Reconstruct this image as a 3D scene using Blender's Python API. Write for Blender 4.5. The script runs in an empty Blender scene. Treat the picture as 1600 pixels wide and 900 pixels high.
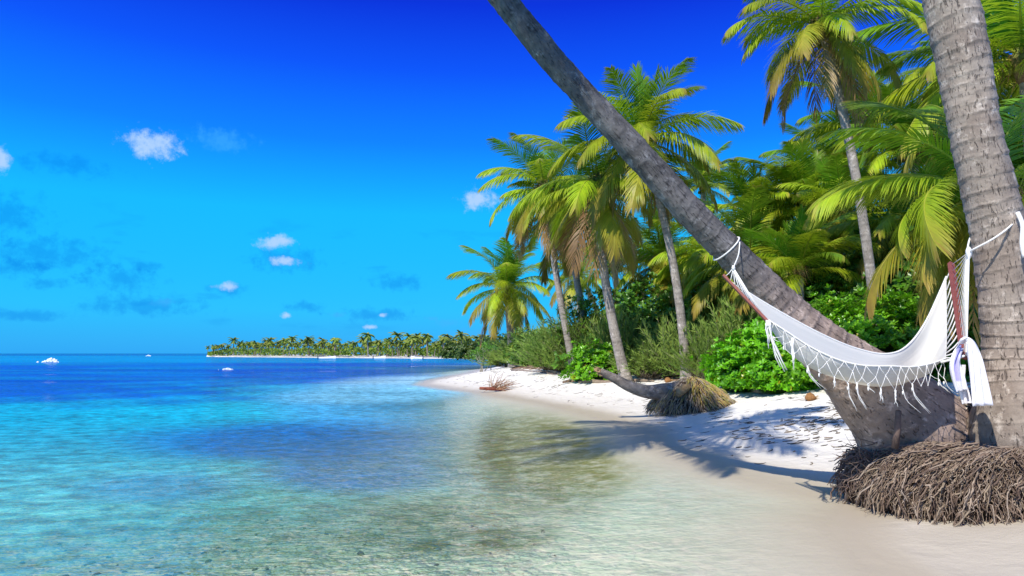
import bpy, math, random
import numpy as np
from mathutils import Vector, Matrix, noise
R = math.radians
PI = math.pi
random.seed(7)
S = bpy.context.scene
COL = S.collection

# ------------------------------------------------------------------ camera
F = 1067.0            # focal length in photo pixels (24 mm on 36 mm, 1600 px wide)
EYE = 1.5
PITCH = math.atan(102.0 / F)
cam_d = bpy.data.cameras.new('camera')
cam_d.lens = 24.0
cam_d.sensor_width = 36.0
cam_d.clip_start = 0.05
cam_d.clip_end = 12000
cam = bpy.data.objects.new('camera', cam_d)
cam.location = (0, 0, EYE)
cam.rotation_euler = (PI / 2 + PITCH, 0, 0)
COL.objects.link(cam)
S.camera = cam

def P(px, py, D):
    """point at distance D along the level viewing axis, seen at photo pixel px, py"""
    u = (px - 800) / F
    v = (450 - py) / F
    fy = math.cos(PITCH) - v * math.sin(PITCH)
    fz = math.sin(PITCH) + v * math.cos(PITCH)
    k = D / fy
    return Vector((u * k, D, EYE + fz * k))

def G(px, py, z=0.0):
    u = (px - 800) / F
    v = (450 - py) / F
    fy = math.cos(PITCH) - v * math.sin(PITCH)
    fz = math.sin(PITCH) + v * math.cos(PITCH)
    k = (z - EYE) / fz
    return Vector((u * k, fy * k, z))

# ------------------------------------------------------------------ sky, sun, exposure
SUN_TRAVEL = Vector((4.3, 5.6, -7.4)).normalized()     # direction the light travels
sun_el = math.asin(-SUN_TRAVEL.z)
sun_az = math.atan2(-SUN_TRAVEL.x, -SUN_TRAVEL.y)      # clockwise from +Y
sd = bpy.data.lights.new('sun', 'SUN')
sd.energy = 4.8
sd.angle = R(0.5)
sd.color = (1.0, 0.945, 0.84)
so = bpy.data.objects.new('sun', sd)
so.rotation_euler = SUN_TRAVEL.to_track_quat('-Z', 'Y').to_euler()
so.location = (-20, -25, 40)
COL.objects.link(so)
S.view_settings.view_transform = 'Standard'
S.view_settings.look = 'None'
S.view_settings.exposure = 0.12
S.view_settings.gamma = 1.0

def lin(c):
    r = []
    for v in c:
        v = v / 255.0
        r.append(v / 12.92 if v <= 0.04045 else ((v + 0.055) / 1.055) ** 2.4)
    return (r[0], r[1], r[2], 1.0)

class NT:
    def __init__(s, tree):
        s.t = tree
        s.n = tree.nodes
        s.l = tree.links
    def new(s, typ, **kw):
        n = s.n.new(typ)
        for k, v in kw.items():
            setattr(n, k, v)
        return n
    def put(s, sock, v):
        if isinstance(v, bpy.types.NodeSocket):
            s.l.new(v, sock)
        else:
            sock.default_value = v
    def math(s, op, a, b=None, c=None, clamp=False):
        n = s.new('ShaderNodeMath', operation=op, use_clamp=clamp)
        s.put(n.inputs[0], a)
        if b is not None: s.put(n.inputs[1], b)
        if c is not None: s.put(n.inputs[2], c)
        return n.outputs[0]
    def mix(s, f, a, b, blend='MIX'):
        n = s.new('ShaderNodeMix', data_type='RGBA', blend_type=blend)
        s.put(n.inputs[0], f)
        s.put(n.inputs[6], a)
        s.put(n.inputs[7], b)
        return n.outputs[2]
    def ramp(s, f, stops, interp='LINEAR'):
        n = s.new('ShaderNodeValToRGB')
        n.color_ramp.interpolation = interp
        e = n.color_ramp.elements
        while len(e) > 1: e.remove(e[-1])
        for i, (p, c) in enumerate(stops):
            x = e[0] if i == 0 else e.new(p)
            x.position = p
            x.color = c
        s.put(n.inputs[0], f)
        return n.outputs[0]
    def mapr(s, v, a, b, c=0.0, d=1.0, smooth=False):
        n = s.new('ShaderNodeMapRange')
        if smooth: n.interpolation_type = 'SMOOTHSTEP'
        s.put(n.inputs[0], v)
        for i, x in enumerate((a, b, c, d)): s.put(n.inputs[i + 1], x)
        return n.outputs[0]
    def noise(s, vec, scale, detail=3.0, rough=0.55, dist=0.0):
        n = s.new('ShaderNodeTexNoise')
        s.put(n.inputs['Scale'], scale)
        s.put(n.inputs['Detail'], detail)
        s.put(n.inputs['Roughness'], rough)
        s.put(n.inputs['Distortion'], dist)
        if vec is not None: s.l.new(vec, n.inputs['Vector'])
        return n.outputs['Fac']
    def mapping(s, vec, scale=(1, 1, 1), rot=(0, 0, 0), loc=(0, 0, 0)):
        n = s.new('ShaderNodeMapping')
        n.inputs['Scale'].default_value = scale
        n.inputs['Rotation'].default_value = rot
        n.inputs['Location'].default_value = loc
        s.l.new(vec, n.inputs['Vector'])
        return n.outputs[0]
    def bump(s, h, strength=0.5, dist=0.02, normal=None):
        n = s.new('ShaderNodeBump')
        n.inputs['Strength'].default_value = strength
        n.inputs['Distance'].default_value = dist
        s.l.new(h, n.inputs['Height'])
        if normal is not None: s.l.new(normal, n.inputs['Normal'])
        return n.outputs[0]

W = bpy.data.worlds.new('World')
S.world = W
W.use_nodes = True
w = NT(W.node_tree)
for n in list(w.n): w.n.remove(n)
wout = w.new('ShaderNodeOutputWorld')
bg = w.new('ShaderNodeBackground')
sky = w.new('ShaderNodeTexSky', sky_type='NISHITA')
sky.sun_disc = False
sky.sun_elevation = sun_el
sky.sun_rotation = sun_az
sky.ozone_density = 4.0
sky.dust_density = 0.3
tc = w.new('ShaderNodeTexCoord')
nrm = w.new('ShaderNodeVectorMath', operation='NORMALIZE')
w.l.new(tc.outputs['Generated'], nrm.inputs[0])
sep = w.new('ShaderNodeSeparateXYZ')
w.l.new(nrm.outputs[0], sep.inputs[0])
el = w.math('ARCSINE', sep.outputs[2])
az = w.math('ARCTAN2', sep.outputs[0], sep.outputs[1])
# saturated tropical blue: cyan low down, deep cobalt higher, unseen zenith paled to lighten blue shadows (same all the way round)
t = w.mapr(el, 0.0, 1.0)
grade = w.ramp(t, [(0.0, lin((0, 162, 242))), (0.06, lin((0, 186, 250))), (0.20, lin((0, 182, 255))),
                   (0.30, lin((0, 128, 254))), (0.40, lin((0, 82, 246))), (0.49, lin((0, 44, 216))), (0.72, lin((74, 116, 214))), (1.0, lin((112, 148, 216)))])
hsv = w.new('ShaderNodeHueSaturation')
hsv.inputs['Saturation'].default_value = 1.15
hsv.inputs['Value'].default_value = 0.12
w.l.new(sky.outputs[0], hsv.inputs['Color'])
skyc = w.mix(0.95, hsv.outputs[0], grade)
# low band of small blue cloud shreds all round the horizon
comb = w.new('ShaderNodeCombineXYZ')
w.l.new(az, comb.inputs[0])
w.l.new(el, comb.inputs[1])
mp = w.mapping(comb.outputs[0], scale=(1.0, 3.2, 1.0), loc=(3.7, 0.4, 0))
n1 = w.noise(mp, 9.0, 5.0, 0.55)
band = w.math('MULTIPLY', w.mapr(el, 0.01, 0.06, 0, 1, True), w.mapr(el, 0.13, 0.22, 1, 0, True))
shred = w.math('MULTIPLY', w.mapr(n1, 0.57, 0.70, 0, 0.25, True), band)
skyc = w.mix(shred, skyc, lin((10, 120, 222)))
warp = w.noise(comb.outputs[0], 60.0, 5.0, 0.65)
warp2 = w.noise(comb.outputs[0], 14.0, 3.0, 0.6)
fine = w.noise(comb.outputs[0], 150.0, 4.0, 0.6)

def cloud(px, py, wpx, hpx, col, dens):
    global skyc
    d = (P(px, py, 10) - Vector((0, 0, EYE))).normalized()
    a, e = math.atan2(d.x, d.y), math.asin(d.z)
    dx = w.math('DIVIDE', w.math('SUBTRACT', az, a), wpx * 1.15 / F)
    dy = w.math('DIVIDE', w.math('SUBTRACT', el, e), hpx * 1.15 / F)
    r = w.math('SQRT', w.math('ADD', w.math('MULTIPLY', dx, dx), w.math('MULTIPLY', dy, dy)))
    m = w.math('ADD', w.math('SUBTRACT', 1.0, r), w.math('MULTIPLY', w.math('SUBTRACT', warp, 0.5), 2.6))
    m = w.mapr(m, -0.05, 0.95, 0.0, dens, True)
    m = w.math('MULTIPLY', m, w.mapr(fine, 0.3, 0.6, 0.88, 1.0))
    skyc = w.mix(m, skyc, col)

blu = lin((0, 118, 225))
for a in [(75, 395, 75, 24), (25, 420, 42, 13), (190, 437, 52, 16), (228, 415, 22, 9), (75, 442, 26, 9),
          (225, 478, 75, 15), (620, 442, 40, 14), (355, 452, 28, 11), (475, 480, 32, 9), (445, 405, 50, 22),
          (40, 492, 55, 8), (590, 492, 60, 11), (10, 335, 45, 30), (100, 258, 60, 14)]:
    cloud(*a, blu, 0.42)
wht = lin((176, 208, 255))
for a in [(238, 226, 42, 23), (2, 250, 13, 20), (428, 378, 33, 13), (446, 408, 26, 9),
          (352, 447, 18, 8), (748, 312, 32, 21), (446, 493, 9, 6), (975, 380, 40, 14), (580, 511, 12, 4), (597, 493, 8, 4)]:
    cloud(a[0], a[1], a[2] * .88, a[3] * .88, wht, 0.92)
for a in [(345, 218, 42, 17), (735, 520, 45, 8), (700, 505, 26, 8), (675, 498, 12, 4), (530, 492, 14, 5), (258, 472, 16, 6)]:
    cloud(*a, lin((70, 175, 250)), 0.45)
w.l.new(skyc, bg.inputs[0])
bg.inputs[1].default_value = 1.0
w.l.new(bg.outputs[0], wout.inputs[0])

# ------------------------------------------------------------------ object helpers
def tag(o, label=None, cat=None, group=None, kind=None):
    if label: o['label'] = label
    if cat: o['category'] = cat
    if group: o['group'] = group
    if kind: o['kind'] = kind
    return o

def empty(name, loc, label, cat, group=None):
    o = bpy.data.objects.new(name, None)
    o.location = loc
    o.empty_display_size = 0.2
    COL.objects.link(o)
    return tag(o, label, cat, group)

def link(name, me, parent=None, loc=(0, 0, 0), rot=(0, 0, 0), scale=(1, 1, 1)):
    o = bpy.data.objects.new(name, me)
    COL.objects.link(o)
    if parent: o.parent = parent
    o.location = loc
    o.rotation_euler = rot
    o.scale = scale
    return o

class MB:
    """collects vertices, faces, per-vertex colours and uv for one mesh"""
    def __init__(s):
        s.v, s.f, s.c, s.uv = [], [], [], []
    def add(s, verts, faces, cols=None, uvs=None):
        o = len(s.v)
        s.v.extend([tuple(q) for q in verts])
        s.f.extend([tuple(i + o for i in q) for q in faces])
        n = len(verts)
        if cols is None: cols = [(1, 1, 1)] * n
        elif isinstance(cols, tuple): cols = [cols] * n
        s.c.extend(cols)
        s.uv.extend(uvs if uvs else [(0, 0)] * n)
    def tube(s, pts, rad, sides=6, cols=None, cap=True, fn=None, flat=1.0):
        pts = [Vector(p) for p in pts]
        n = len(pts)
        if not hasattr(rad, '__len__'): rad = [rad] * n
        nrm = None
        vs, us = [], []
        L = 0.0
        for i, p in enumerate(pts):
            t = (pts[min(i + 1, n - 1)] - pts[max(i - 1, 0)])
            if t.length < 1e-9: t = Vector((0, 0, 1))
            t.normalize()
            if nrm is None:
                a = Vector((0, 0, 1)) if abs(t.z) < 0.9 else Vector((1, 0, 0))
                nrm = (a - t * a.dot(t)).normalized()
            else:
                nrm = (nrm - t * nrm.dot(t))
                nrm.normalize()
            b = t.cross(nrm)
            if i: L += (p - pts[i - 1]).length
            for k in range(sides):
                a = 2 * PI * k / sides
                r = rad[i]
                if fn: r = fn(i, L, a, r)
                vs.append(p + (nrm * math.cos(a) + b * math.sin(a) * flat) * r)
                us.append((k / sides, L))
        fs = []
        for i in range(n - 1):
            for k in range(sides):
                k2 = (k + 1) % sides
                fs.append((i * sides + k, i * sides + k2, (i + 1) * sides + k2, (i + 1) * sides + k))
        if cap:
            fs.append(tuple(range(sides - 1, -1, -1)))
            fs.append(tuple((n - 1) * sides + k for k in range(sides)))
        if cols is not None and not isinstance(cols, tuple):
            cc = []
            for i in range(n): cc += [cols[i]] * sides
            cols = cc
        s.add(vs, fs, cols, us)
    def mesh(s, name, mat, smooth=True):
        me = bpy.data.meshes.new(name)
        me.from_pydata(s.v, [], s.f)
        ca = me.color_attributes.new('Col', 'FLOAT_COLOR', 'POINT')
        arr = np.ones((len(s.v), 4), dtype=np.float32)
        arr[:, :3] = np.array(s.c, dtype=np.float32)
        ca.data.foreach_set('color', arr.ravel())
        ul = me.uv_layers.new(name='UVMap')
        li = np.empty(len(me.loops), dtype=np.int32)
        me.loops.foreach_get('vertex_index', li)
        ul.data.foreach_set('uv', np.array(s.uv, dtype=np.float32)[li].ravel())
        if smooth: me.polygons.foreach_set('use_smooth', [True] * len(me.polygons))
        me.materials.append(mat)
        me.update()
        return me

def spline(pts, n):
    """Catmull-Rom through tuples of any dimension"""
    A = np.array(pts, dtype=float)
    m = len(A)
    out = []
    for i in range(n):
        x = i / (n - 1) * (m - 1)
        k = min(int(x), m - 2)
        t = x - k
        p0, p1, p2, p3 = A[max(k - 1, 0)], A[k], A[k + 1], A[min(k + 2, m - 1)]
        out.append(0.5 * ((2 * p1) + (p2 - p0) * t + (2 * p0 - 5 * p1 + 4 * p2 - p3) * t * t + (3 * p1 - p0 - 3 * p2 + p3) * t ** 3))
    return out

def fbm(x, y, z=0.0, o=3):
    return noise.fractal(Vector((x, y, z)), 1.0, 2.0, o)

# ------------------------------------------------------------------ materials
def mat(name):
    m = bpy.data.materials.new(name)
    m.use_nodes = True
    t = NT(m.node_tree)
    for n in list(t.n): t.n.remove(n)
    out = t.new('ShaderNodeOutputMaterial')
    return m, t, out

def principled(t, out, base, rough=0.7, spec=0.3, normal=None, **kw):
    p = t.new('ShaderNodeBsdfPrincipled')
    t.put(p.inputs['Base Color'], base)
    t.put(p.inputs['Roughness'], rough)
    t.put(p.inputs['Specular IOR Level'], spec)
    if normal is not None: t.l.new(normal, p.inputs['Normal'])
    for k, v in kw.items(): t.put(p.inputs[k.replace('_', ' ')], v)
    t.l.new(p.outputs[0], out.inputs[0])
    return p

def vcol(t):
    a = t.new('ShaderNodeAttribute', attribute_name='Col')
    return a.outputs['Color']

def leaf_material(name, transl=0.38, rough=0.42, spec=0.28, var=0.25):
    m, t, out = mat(name)
    c = vcol(t)
    oi = t.new('ShaderNodeObjectInfo')
    g = t.new('ShaderNodeNewGeometry')
    n = t.noise(g.outputs['Position'], 2.2, 3)
    v = t.math('ADD', t.mapr(oi.outputs['Random'], 0, 1, 1 - var, 1 + var), t.mapr(n, 0.3, 0.7, -0.18, 0.18))
    hs = t.new('ShaderNodeHueSaturation')
    t.put(hs.inputs['Hue'], t.mapr(oi.outputs['Random'], 0, 1, 0.485, 0.512))
    t.put(hs.inputs['Value'], v)
    t.l.new(c, hs.inputs['Color'])
    p = t.new('ShaderNodeBsdfPrincipled')
    t.l.new(hs.outputs[0], p.inputs['Base Color'])
    p.inputs['Roughness'].default_value = rough
    p.inputs['Specular IOR Level'].default_value = spec
    tr = t.new('ShaderNodeBsdfTranslucent')
    t.l.new(t.mix(0.5, hs.outputs[0], (0.42, 0.62, 0.02, 1), 'MULTIPLY'), tr.inputs[0])
    c2 = t.mix(0.35, hs.outputs[0], (0.3, 0.42, 0.02, 1))
    t.l.new(c2, tr.inputs[0])
    ms = t.new('ShaderNodeMixShader')
    ms.inputs[0].default_value = transl
    t.l.new(p.outputs[0], ms.inputs[1])
    t.l.new(tr.outputs[0], ms.inputs[2])
    t.l.new(ms.outputs[0], out.inputs[0])
    return m

M_FROND = leaf_material('palm_leaf')
M_BUSH = leaf_material('bush_leaf', 0.25, 0.35, 0.45, 0.12)
M_NEEDLE = leaf_material('feathery_leaf', 0.2, 0.7, 0.15, 0.15)
M_FAR = leaf_material('far_leaf', 0.15, 0.8, 0.1, 0.3)

def trunk_material(name, ca, cb, cd, ringscale=9.0, bumpd=0.02):
    m, t, out = mat(name)
    uv = t.new('ShaderNodeUVMap').outputs[0]
    g = t.new('ShaderNodeTexCoord').outputs['Object']
    c = vcol(t)
    big = t.noise(g, 2.6, 4, 0.6)
    mid = t.noise(g, 14.0, 4, 0.65)
    col = t.mix(t.mapr(big, 0.35, 0.65), ca, cb)
    crack = t.noise(t.mapping(uv, scale=(72, 11, 1)), 1.0, 4, 0.65, 0.8)
    ck = t.mapr(crack, 0.33, 0.42, 1, 0)
    fib = t.noise(t.mapping(uv, scale=(90, 5, 1)), 1.0, 3, 0.6)
    lich = t.noise(g, 7.0, 5, 0.7)
    col = t.mix(t.mapr(lich, 0.55, 0.66, 0, 0.6), col, (min(1, ca[0] * 1.7), min(1, ca[1] * 1.75), min(1, ca[2] * 1.8), 1))
    col = t.mix(t.math('MULTIPLY', ck, 0.75), col, cd)
    col = t.mix(t.mapr(mid, 0.3, 0.7, 0.35, 0.0), col, cd)
    col = t.mix(1.0, col, c, 'MULTIPLY')
    h = t.math('ADD', t.math('MULTIPLY', fib, 0.35), t.math('SUBTRACT', t.math('MULTIPLY', mid, 0.8), t.math('MULTIPLY', ck, 0.7)))
    principled(t, out, col, 0.85, 0.15, t.bump(h, 0.8, bumpd))
    return m

M_TRUNK = trunk_material('palm_bark', (0.43, 0.36, 0.295, 1), (0.30, 0.24, 0.195, 1), (0.07, 0.05, 0.04, 1))
M_TRUNK_L = trunk_material('leaning_bark', (0.21, 0.195, 0.185, 1), (0.095, 0.088, 0.083, 1), (0.035, 0.03, 0.028, 1))
M_TRUNK_B = trunk_material('far_palm_bark', (0.52, 0.46, 0.40, 1), (0.36, 0.31, 0.265, 1), (0.16, 0.13, 0.10, 1))

def simple(name, rough=0.8, spec=0.2, nscale=30.0, amt=0.25, bumpd=0.0, **kw):
    """colour from the mesh, broken up by fine noise"""
    m, t, out = mat(name)
    g = t.new('ShaderNodeTexCoord').outputs['Object']
    n = t.noise(g, nscale, 4)
    v = t.mapr(n, 0.25, 0.75, 1 - amt, 1 + amt)
    hs = t.new('ShaderNodeHueSaturation')
    t.l.new(v, hs.inputs['Value'])
    t.l.new(vcol(t), hs.inputs['Color'])
    principled(t, out, hs.outputs[0], rough, spec, t.bump(n, 0.6, bumpd) if bumpd else None, **kw)
    return m

M_ROOT = simple('root_fibre', 0.9, 0.1, 18, 0.35)
M_SOIL = simple('root_soil', 1.0, 0.0, 14, 0.5, 0.03)
M_ROPE = simple('cotton_rope', 0.9, 0.1, 90, 0.12, 0.002)
M_WOOD = simple('red_wood', 0.5, 0.35, 40, 0.25, 0.001)
M_DEBRIS = simple('dry_litter', 0.9, 0.1, 20, 0.35)
M_BOAT = simple('boat_paint', 0.4, 0.4, 2, 0.08)
M_FOAM = simple('sea_foam', 0.9, 0.1, 3, 0.1)
M_STONE = simple('sea_stone', 0.8, 0.3, 9, 0.4, 0.01)

m, t, out = mat('hammock_cloth')
uv = t.new('ShaderNodeUVMap').outputs[0]
wv = t.new('ShaderNodeTexWave', wave_type='BANDS', bands_direction='X')
wv.inputs['Scale'].default_value = 160
wv.inputs['Distortion'].default_value = 0.6
t.l.new(uv, wv.inputs['Vector'])
cr = t.noise(t.mapping(uv, scale=(3, 24, 1)), 1.0, 4)
pb = t.new('ShaderNodeBsdfPrincipled')
pb.inputs['Base Color'].default_value = (0.80, 0.79, 0.76, 1)
pb.inputs['Roughness'].default_value = 0.9
pb.inputs['Specular IOR Level'].default_value = 0.1
t.l.new(t.bump(t.math('ADD', t.math('MULTIPLY', wv.outputs[1], 0.06), cr), 0.5, 0.012), pb.inputs['Normal'])
tr = t.new('ShaderNodeBsdfTranslucent')
tr.inputs[0].default_value = (0.7, 0.67, 0.62, 1)
ms = t.new('ShaderNodeMixShader')
ms.inputs[0].default_value = 0.3
t.l.new(pb.outputs[0], ms.inputs[1]); t.l.new(tr.outputs[0], ms.inputs[2]); t.l.new(ms.outputs[0], out.inputs[0])
M_CLOTH = m

# ------------------------------------------------------------------ shoreline and ground
sp = [(1420, 1050), (1400, 960), (1362, 905), (1336, 872), (1312, 845), (1303, 822), (1318, 800), (1325, 785),
      (1262, 769), (1170, 748), (1080, 722), (1018, 698), (985, 668), (925, 648), (870, 635), (800, 623), (740, 612.5),
      (690, 607), (656, 601), (668, 594.5), (700, 588.5), (735, 582), (748, 577)]
SH = [G(a, b) for a, b in sp]
SH = [(p.x, p.y) for p in SH]
SH = [(3.2, 1.5), (5.5, -3), (20, -12)][::-1] + SH + [(0.0, 78), (60, 84), (400, 120), (400, -12)]
SHN = np.array(SH)
NS = len(SH) - 3          # segments that are real shore

def sdist(X, Y):
    """signed distance to the waterline, positive on land"""
    X = np.asarray(X, float); Y = np.asarray(Y, float)
    best = np.full(X.shape, 1e9)
    for i in range(NS + 1):
        a = SHN[i]; b = SHN[i + 1]
        d = b - a
        L2 = d @ d
        tt = np.clip(((X - a[0]) * d[0] + (Y - a[1]) * d[1]) / L2, 0, 1)
        q = (X - a[0] - tt * d[0]) ** 2 + (Y - a[1] - tt * d[1]) ** 2
        best = np.minimum(best, q)
    ins = np.zeros(X.shape, bool)
    n = len(SHN)
    for i in range(n):
        a = SHN[i]; b = SHN[(i + 1) % n]
        c = ((a[1] > Y) != (b[1] > Y))
        with np.errstate(divide='ignore', invalid='ignore'):
            xx = (b[0] - a[0]) * (Y - a[1]) / (b[1] - a[1]) + a[0]
        ins ^= c & (X < xx)
    d = np.sqrt(best)
    return np.where(ins, d, -d)

def wob(X, Y):
    return (np.sin(X * 0.9 + 1.3 * np.sin(Y * 0.5)) + np.sin(Y * 0.7 + X * 0.35 + 2) + 0.6 * np.sin(X * 2.3 - Y * 1.7) + 0.4 * np.sin(X * 4.1 + Y * 3.3 + 1)) / 3.0

def height(X, Y):
    X = np.asarray(X, float); Y = np.asarray(Y, float)
    d = sdist(X, Y)
    wb = wob(X, Y)
    dd = d + 0.10 * wb * np.clip(np.abs(Y) / 8, 0.4, 2)
    up = 1.12 * dd ** 2 / (dd ** 2 + 15) + 0.02 * np.minimum(dd, 6) + 0.05 * wb * np.clip(d / 3, 0, 1)
    dn = -1.6 * (1 - np.exp(dd * 0.055)) + 0.012 * wb
    dn = np.where(dd < 0, -np.abs(-1.9 * (1 - np.exp(dd * 0.05))), 0) + 0.012 * wb * np.clip(-d, 0, 1)
    return np.where(dd > 0, up, dn)

def gz(x, y):
    return float(height(np.array([x]), np.array([y]))[0])

def fan_grid(name, ys, us, off, zf, attrs, material):
    Y, U = np.meshgrid(ys, us, indexing='ij')
    X = U * (Y + off)
    Z = zf(X, Y)
    nv = Y.size
    me = bpy.data.meshes.new(name)
    a, b = Y.shape
    idx = np.arange(nv).reshape(a, b)
    f = np.stack([idx[:-1, :-1], idx[:-1, 1:], idx[1:, 1:], idx[1:, :-1]], -1).reshape(-1, 4)
    me.vertices.add(nv)
    me.vertices.foreach_set('co', np.stack([X, Y, Z], -1).astype(np.float32).ravel())
    nf = len(f)
    me.loops.add(nf * 4)
    me.loops.foreach_set('vertex_index', f.astype(np.int32).ravel())
    me.polygons.add(nf)
    me.polygons.foreach_set('loop_start', np.arange(0, nf * 4, 4, dtype=np.int32))
    me.polygons.foreach_set('loop_total', np.full(nf, 4, dtype=np.int32))
    me.update(calc_edges=True)
    me.polygons.foreach_set('use_smooth', [True] * nf)
    for k, fn in attrs.items():
        c = fn(X, Y)
        arr = np.ones((nv, 4), dtype=np.float32)
        if c.ndim == 3: arr[:, :3] = c.reshape(-1, 3)
        else: arr[:, :3] = c.reshape(-1, 1)
        at = me.color_attributes.new(k, 'FLOAT_COLOR', 'POINT')
        at.data.foreach_set('color', arr.ravel())
    me.materials.append(material)
    me.validate()
    return link(name, me)

def topx(X, Y, Z=0.0):
    """map ground metres to the survey coordinates used for placing the sea-bed patches"""
    Yc = np.maximum(Y, 0.6)
    c, s = math.cos(PITCH), math.sin(PITCH)
    dz = Z - EYE
    fw = Yc * c + dz * s
    fw = np.maximum(fw, 0.3)
    up = -Yc * s + dz * c
    return 800 + F * X / fw, 450 - F * up / fw

def sm(v, a, b):
    t = np.clip((v - a) / (b - a), 0, 1)
    return t * t * (3 - 2 * t)

def blob(px, py, x, y, rx, ry, sl=0.0):
    dx = (px - x) / rx
    dy = (py - y - sl * (px - x)) / ry
    r = np.sqrt(dx * dx + dy * dy)
    return 1 - sm(r, 0.45, 1.15)

def mixc(c, col, f):
    col = np.array(lin(col)[:3])
    return c * (1 - f[..., None]) + col * f[..., None]

# sand and sea bed ------------------------------------------------------------
def wet_attr(X, Y):
    d = sdist(X, Y) + 0.15 * wob(X * 1.3, Y * 1.3)
    base = 1 - 0.65 * sm(d, 0.25, 1.1) - 0.35 * sm(d, 1.0, 2.6)
    low = 0.85 * (1 - sm(Y, 5.6, 7.2)) * sm(X, 1.5, 2.5)       # flat damp sand in front of the roots
    return np.maximum(base, low)

def bed_attr(X, Y):
    """seagrass on the sea bed: 1 = thick grass"""
    px, py = topx(X, Y)
    w1 = 14 * wob(X * 1.7, Y * 1.7)
    g = np.maximum.reduce([0.95 * blob(px + w1, py + w1 * .4, 850, 705, 170, 75, 0.1),
                           0.5 * blob(px, py + w1 * .4, 640, 770, 170, 36, -0.05),
                           0.8 * blob(px + w1, py, 740, 800, 150, 26),
                           0.5 * blob(px + w1, py + w1 * .3, 340, 735, 330, 40, -0.02),
                           0.22 * blob(px + w1, py + w1 * .3, 420, 800, 200, 40, -0.02)])
    d = sdist(X, Y)
    return g * sm(-d, 0.2, 1.2)

m, t, out = mat('white_coral_sand')
g = t.new('ShaderNodeTexCoord').outputs['Object']
wet = t.new('ShaderNodeAttribute', attribute_name='wet').outputs['Fac']
bed = t.new('ShaderNodeAttribute', attribute_name='bed').outputs['Fac']
n1 = t.noise(g, 0.8, 4, 0.6)
n2 = t.noise(g, 7.0, 5, 0.65)
n3 = t.noise(g, 160.0, 2, 0.5)
n4 = t.noise(g, 2.4, 4, 0.6, 0.4)
col = t.mix(n1, (0.83, 0.80, 0.74, 1), (0.77, 0.73, 0.665, 1))
col = t.mix(t.mapr(n3, 0.6, 0.75, 0, 0.25), col, (0.42, 0.36, 0.30, 1))
col = t.mix(wet, col, (0.49, 0.42, 0.31, 1))
sx = t.new('ShaderNodeSeparateXYZ'); t.l.new(g, sx.inputs[0])
under = t.mapr(sx.outputs[2], -0.16, 0.0, 1, 0)
ubed = t.mix(n2, (0.86, 0.84, 0.66, 1), (0.72, 0.69, 0.52, 1))
col = t.mix(under, col, ubed)
patch = t.noise(g, 3.2, 5, 0.7)
gm = t.math('MULTIPLY', bed, t.mapr(patch, 0.32, 0.6, 0.25, 1.25, True), clamp=True)
grass = t.mix(n2, (0.13, 0.135, 0.010, 1), (0.31, 0.28, 0.05, 1))
col = t.mix(gm, col, grass)
rip = t.new('ShaderNodeTexWave', wave_type='BANDS', bands_direction='Y')
rip.inputs['Scale'].default_value = 2.0; rip.inputs['Distortion'].default_value = 7.0
rip.inputs['Detail'].default_value = 2.0; rip.inputs['Detail Scale'].default_value = 1.2
t.l.new(t.mapping(g, scale=(0.5, 1, 1), rot=(0, 0, 0.5)), rip.inputs['Vector'])
hu = t.math('MULTIPLY', t.noise(t.mapping(g, scale=(0.7, 1.3, 1)), 5.0, 3, 0.6, 1.0), under)
foot = t.math('MULTIPLY', t.math('SUBTRACT', 1.0, under), t.math('SUBTRACT', 1.0, wet))
fv = t.new('ShaderNodeTexVoronoi'); fv.inputs['Scale'].default_value = 2.3
t.l.new(t.mapping(g, scale=(1, 0.7, 1), rot=(0, 0, 0.6)), fv.inputs['Vector'])
dim = t.mapr(fv.outputs['Distance'], 0.12, 0.34, -1.1, 0.0, True)
n4 = t.math('ADD', n4, t.math('MULTIPLY', dim, 0.28))
hd = t.math('MULTIPLY', t.math('ADD', t.math('MULTIPLY', n4, 2.6), t.math('MULTIPLY', n2, 0.9)), t.math('MULTIPLY_ADD', foot, 0.9, 0.06))
h = t.math('ADD', t.math('MULTIPLY', hu, 0.5), t.math('ADD', hd, t.math('MULTIPLY', n3, 0.02)))
principled(t, out, col, t.mapr(wet, 0, 1, 0.95, 0.45), t.mapr(wet, 0, 1, 0.1, 0.4), t.bump(h, 0.55, 0.09))
M_SAND = m

ys = np.concatenate([np.linspace(-10, 1, 30)[:-1], 1 + (np.geomspace(3, 150, 420) - 3), np.geomspace(160, 9000, 30)])
us = np.linspace(-1.6, 1.5, 380)
beach = fan_grid('sand', ys, us, 12.0, height, {'wet': wet_attr, 'bed': bed_attr}, M_SAND)
tag(beach, kind='structure')

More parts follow.
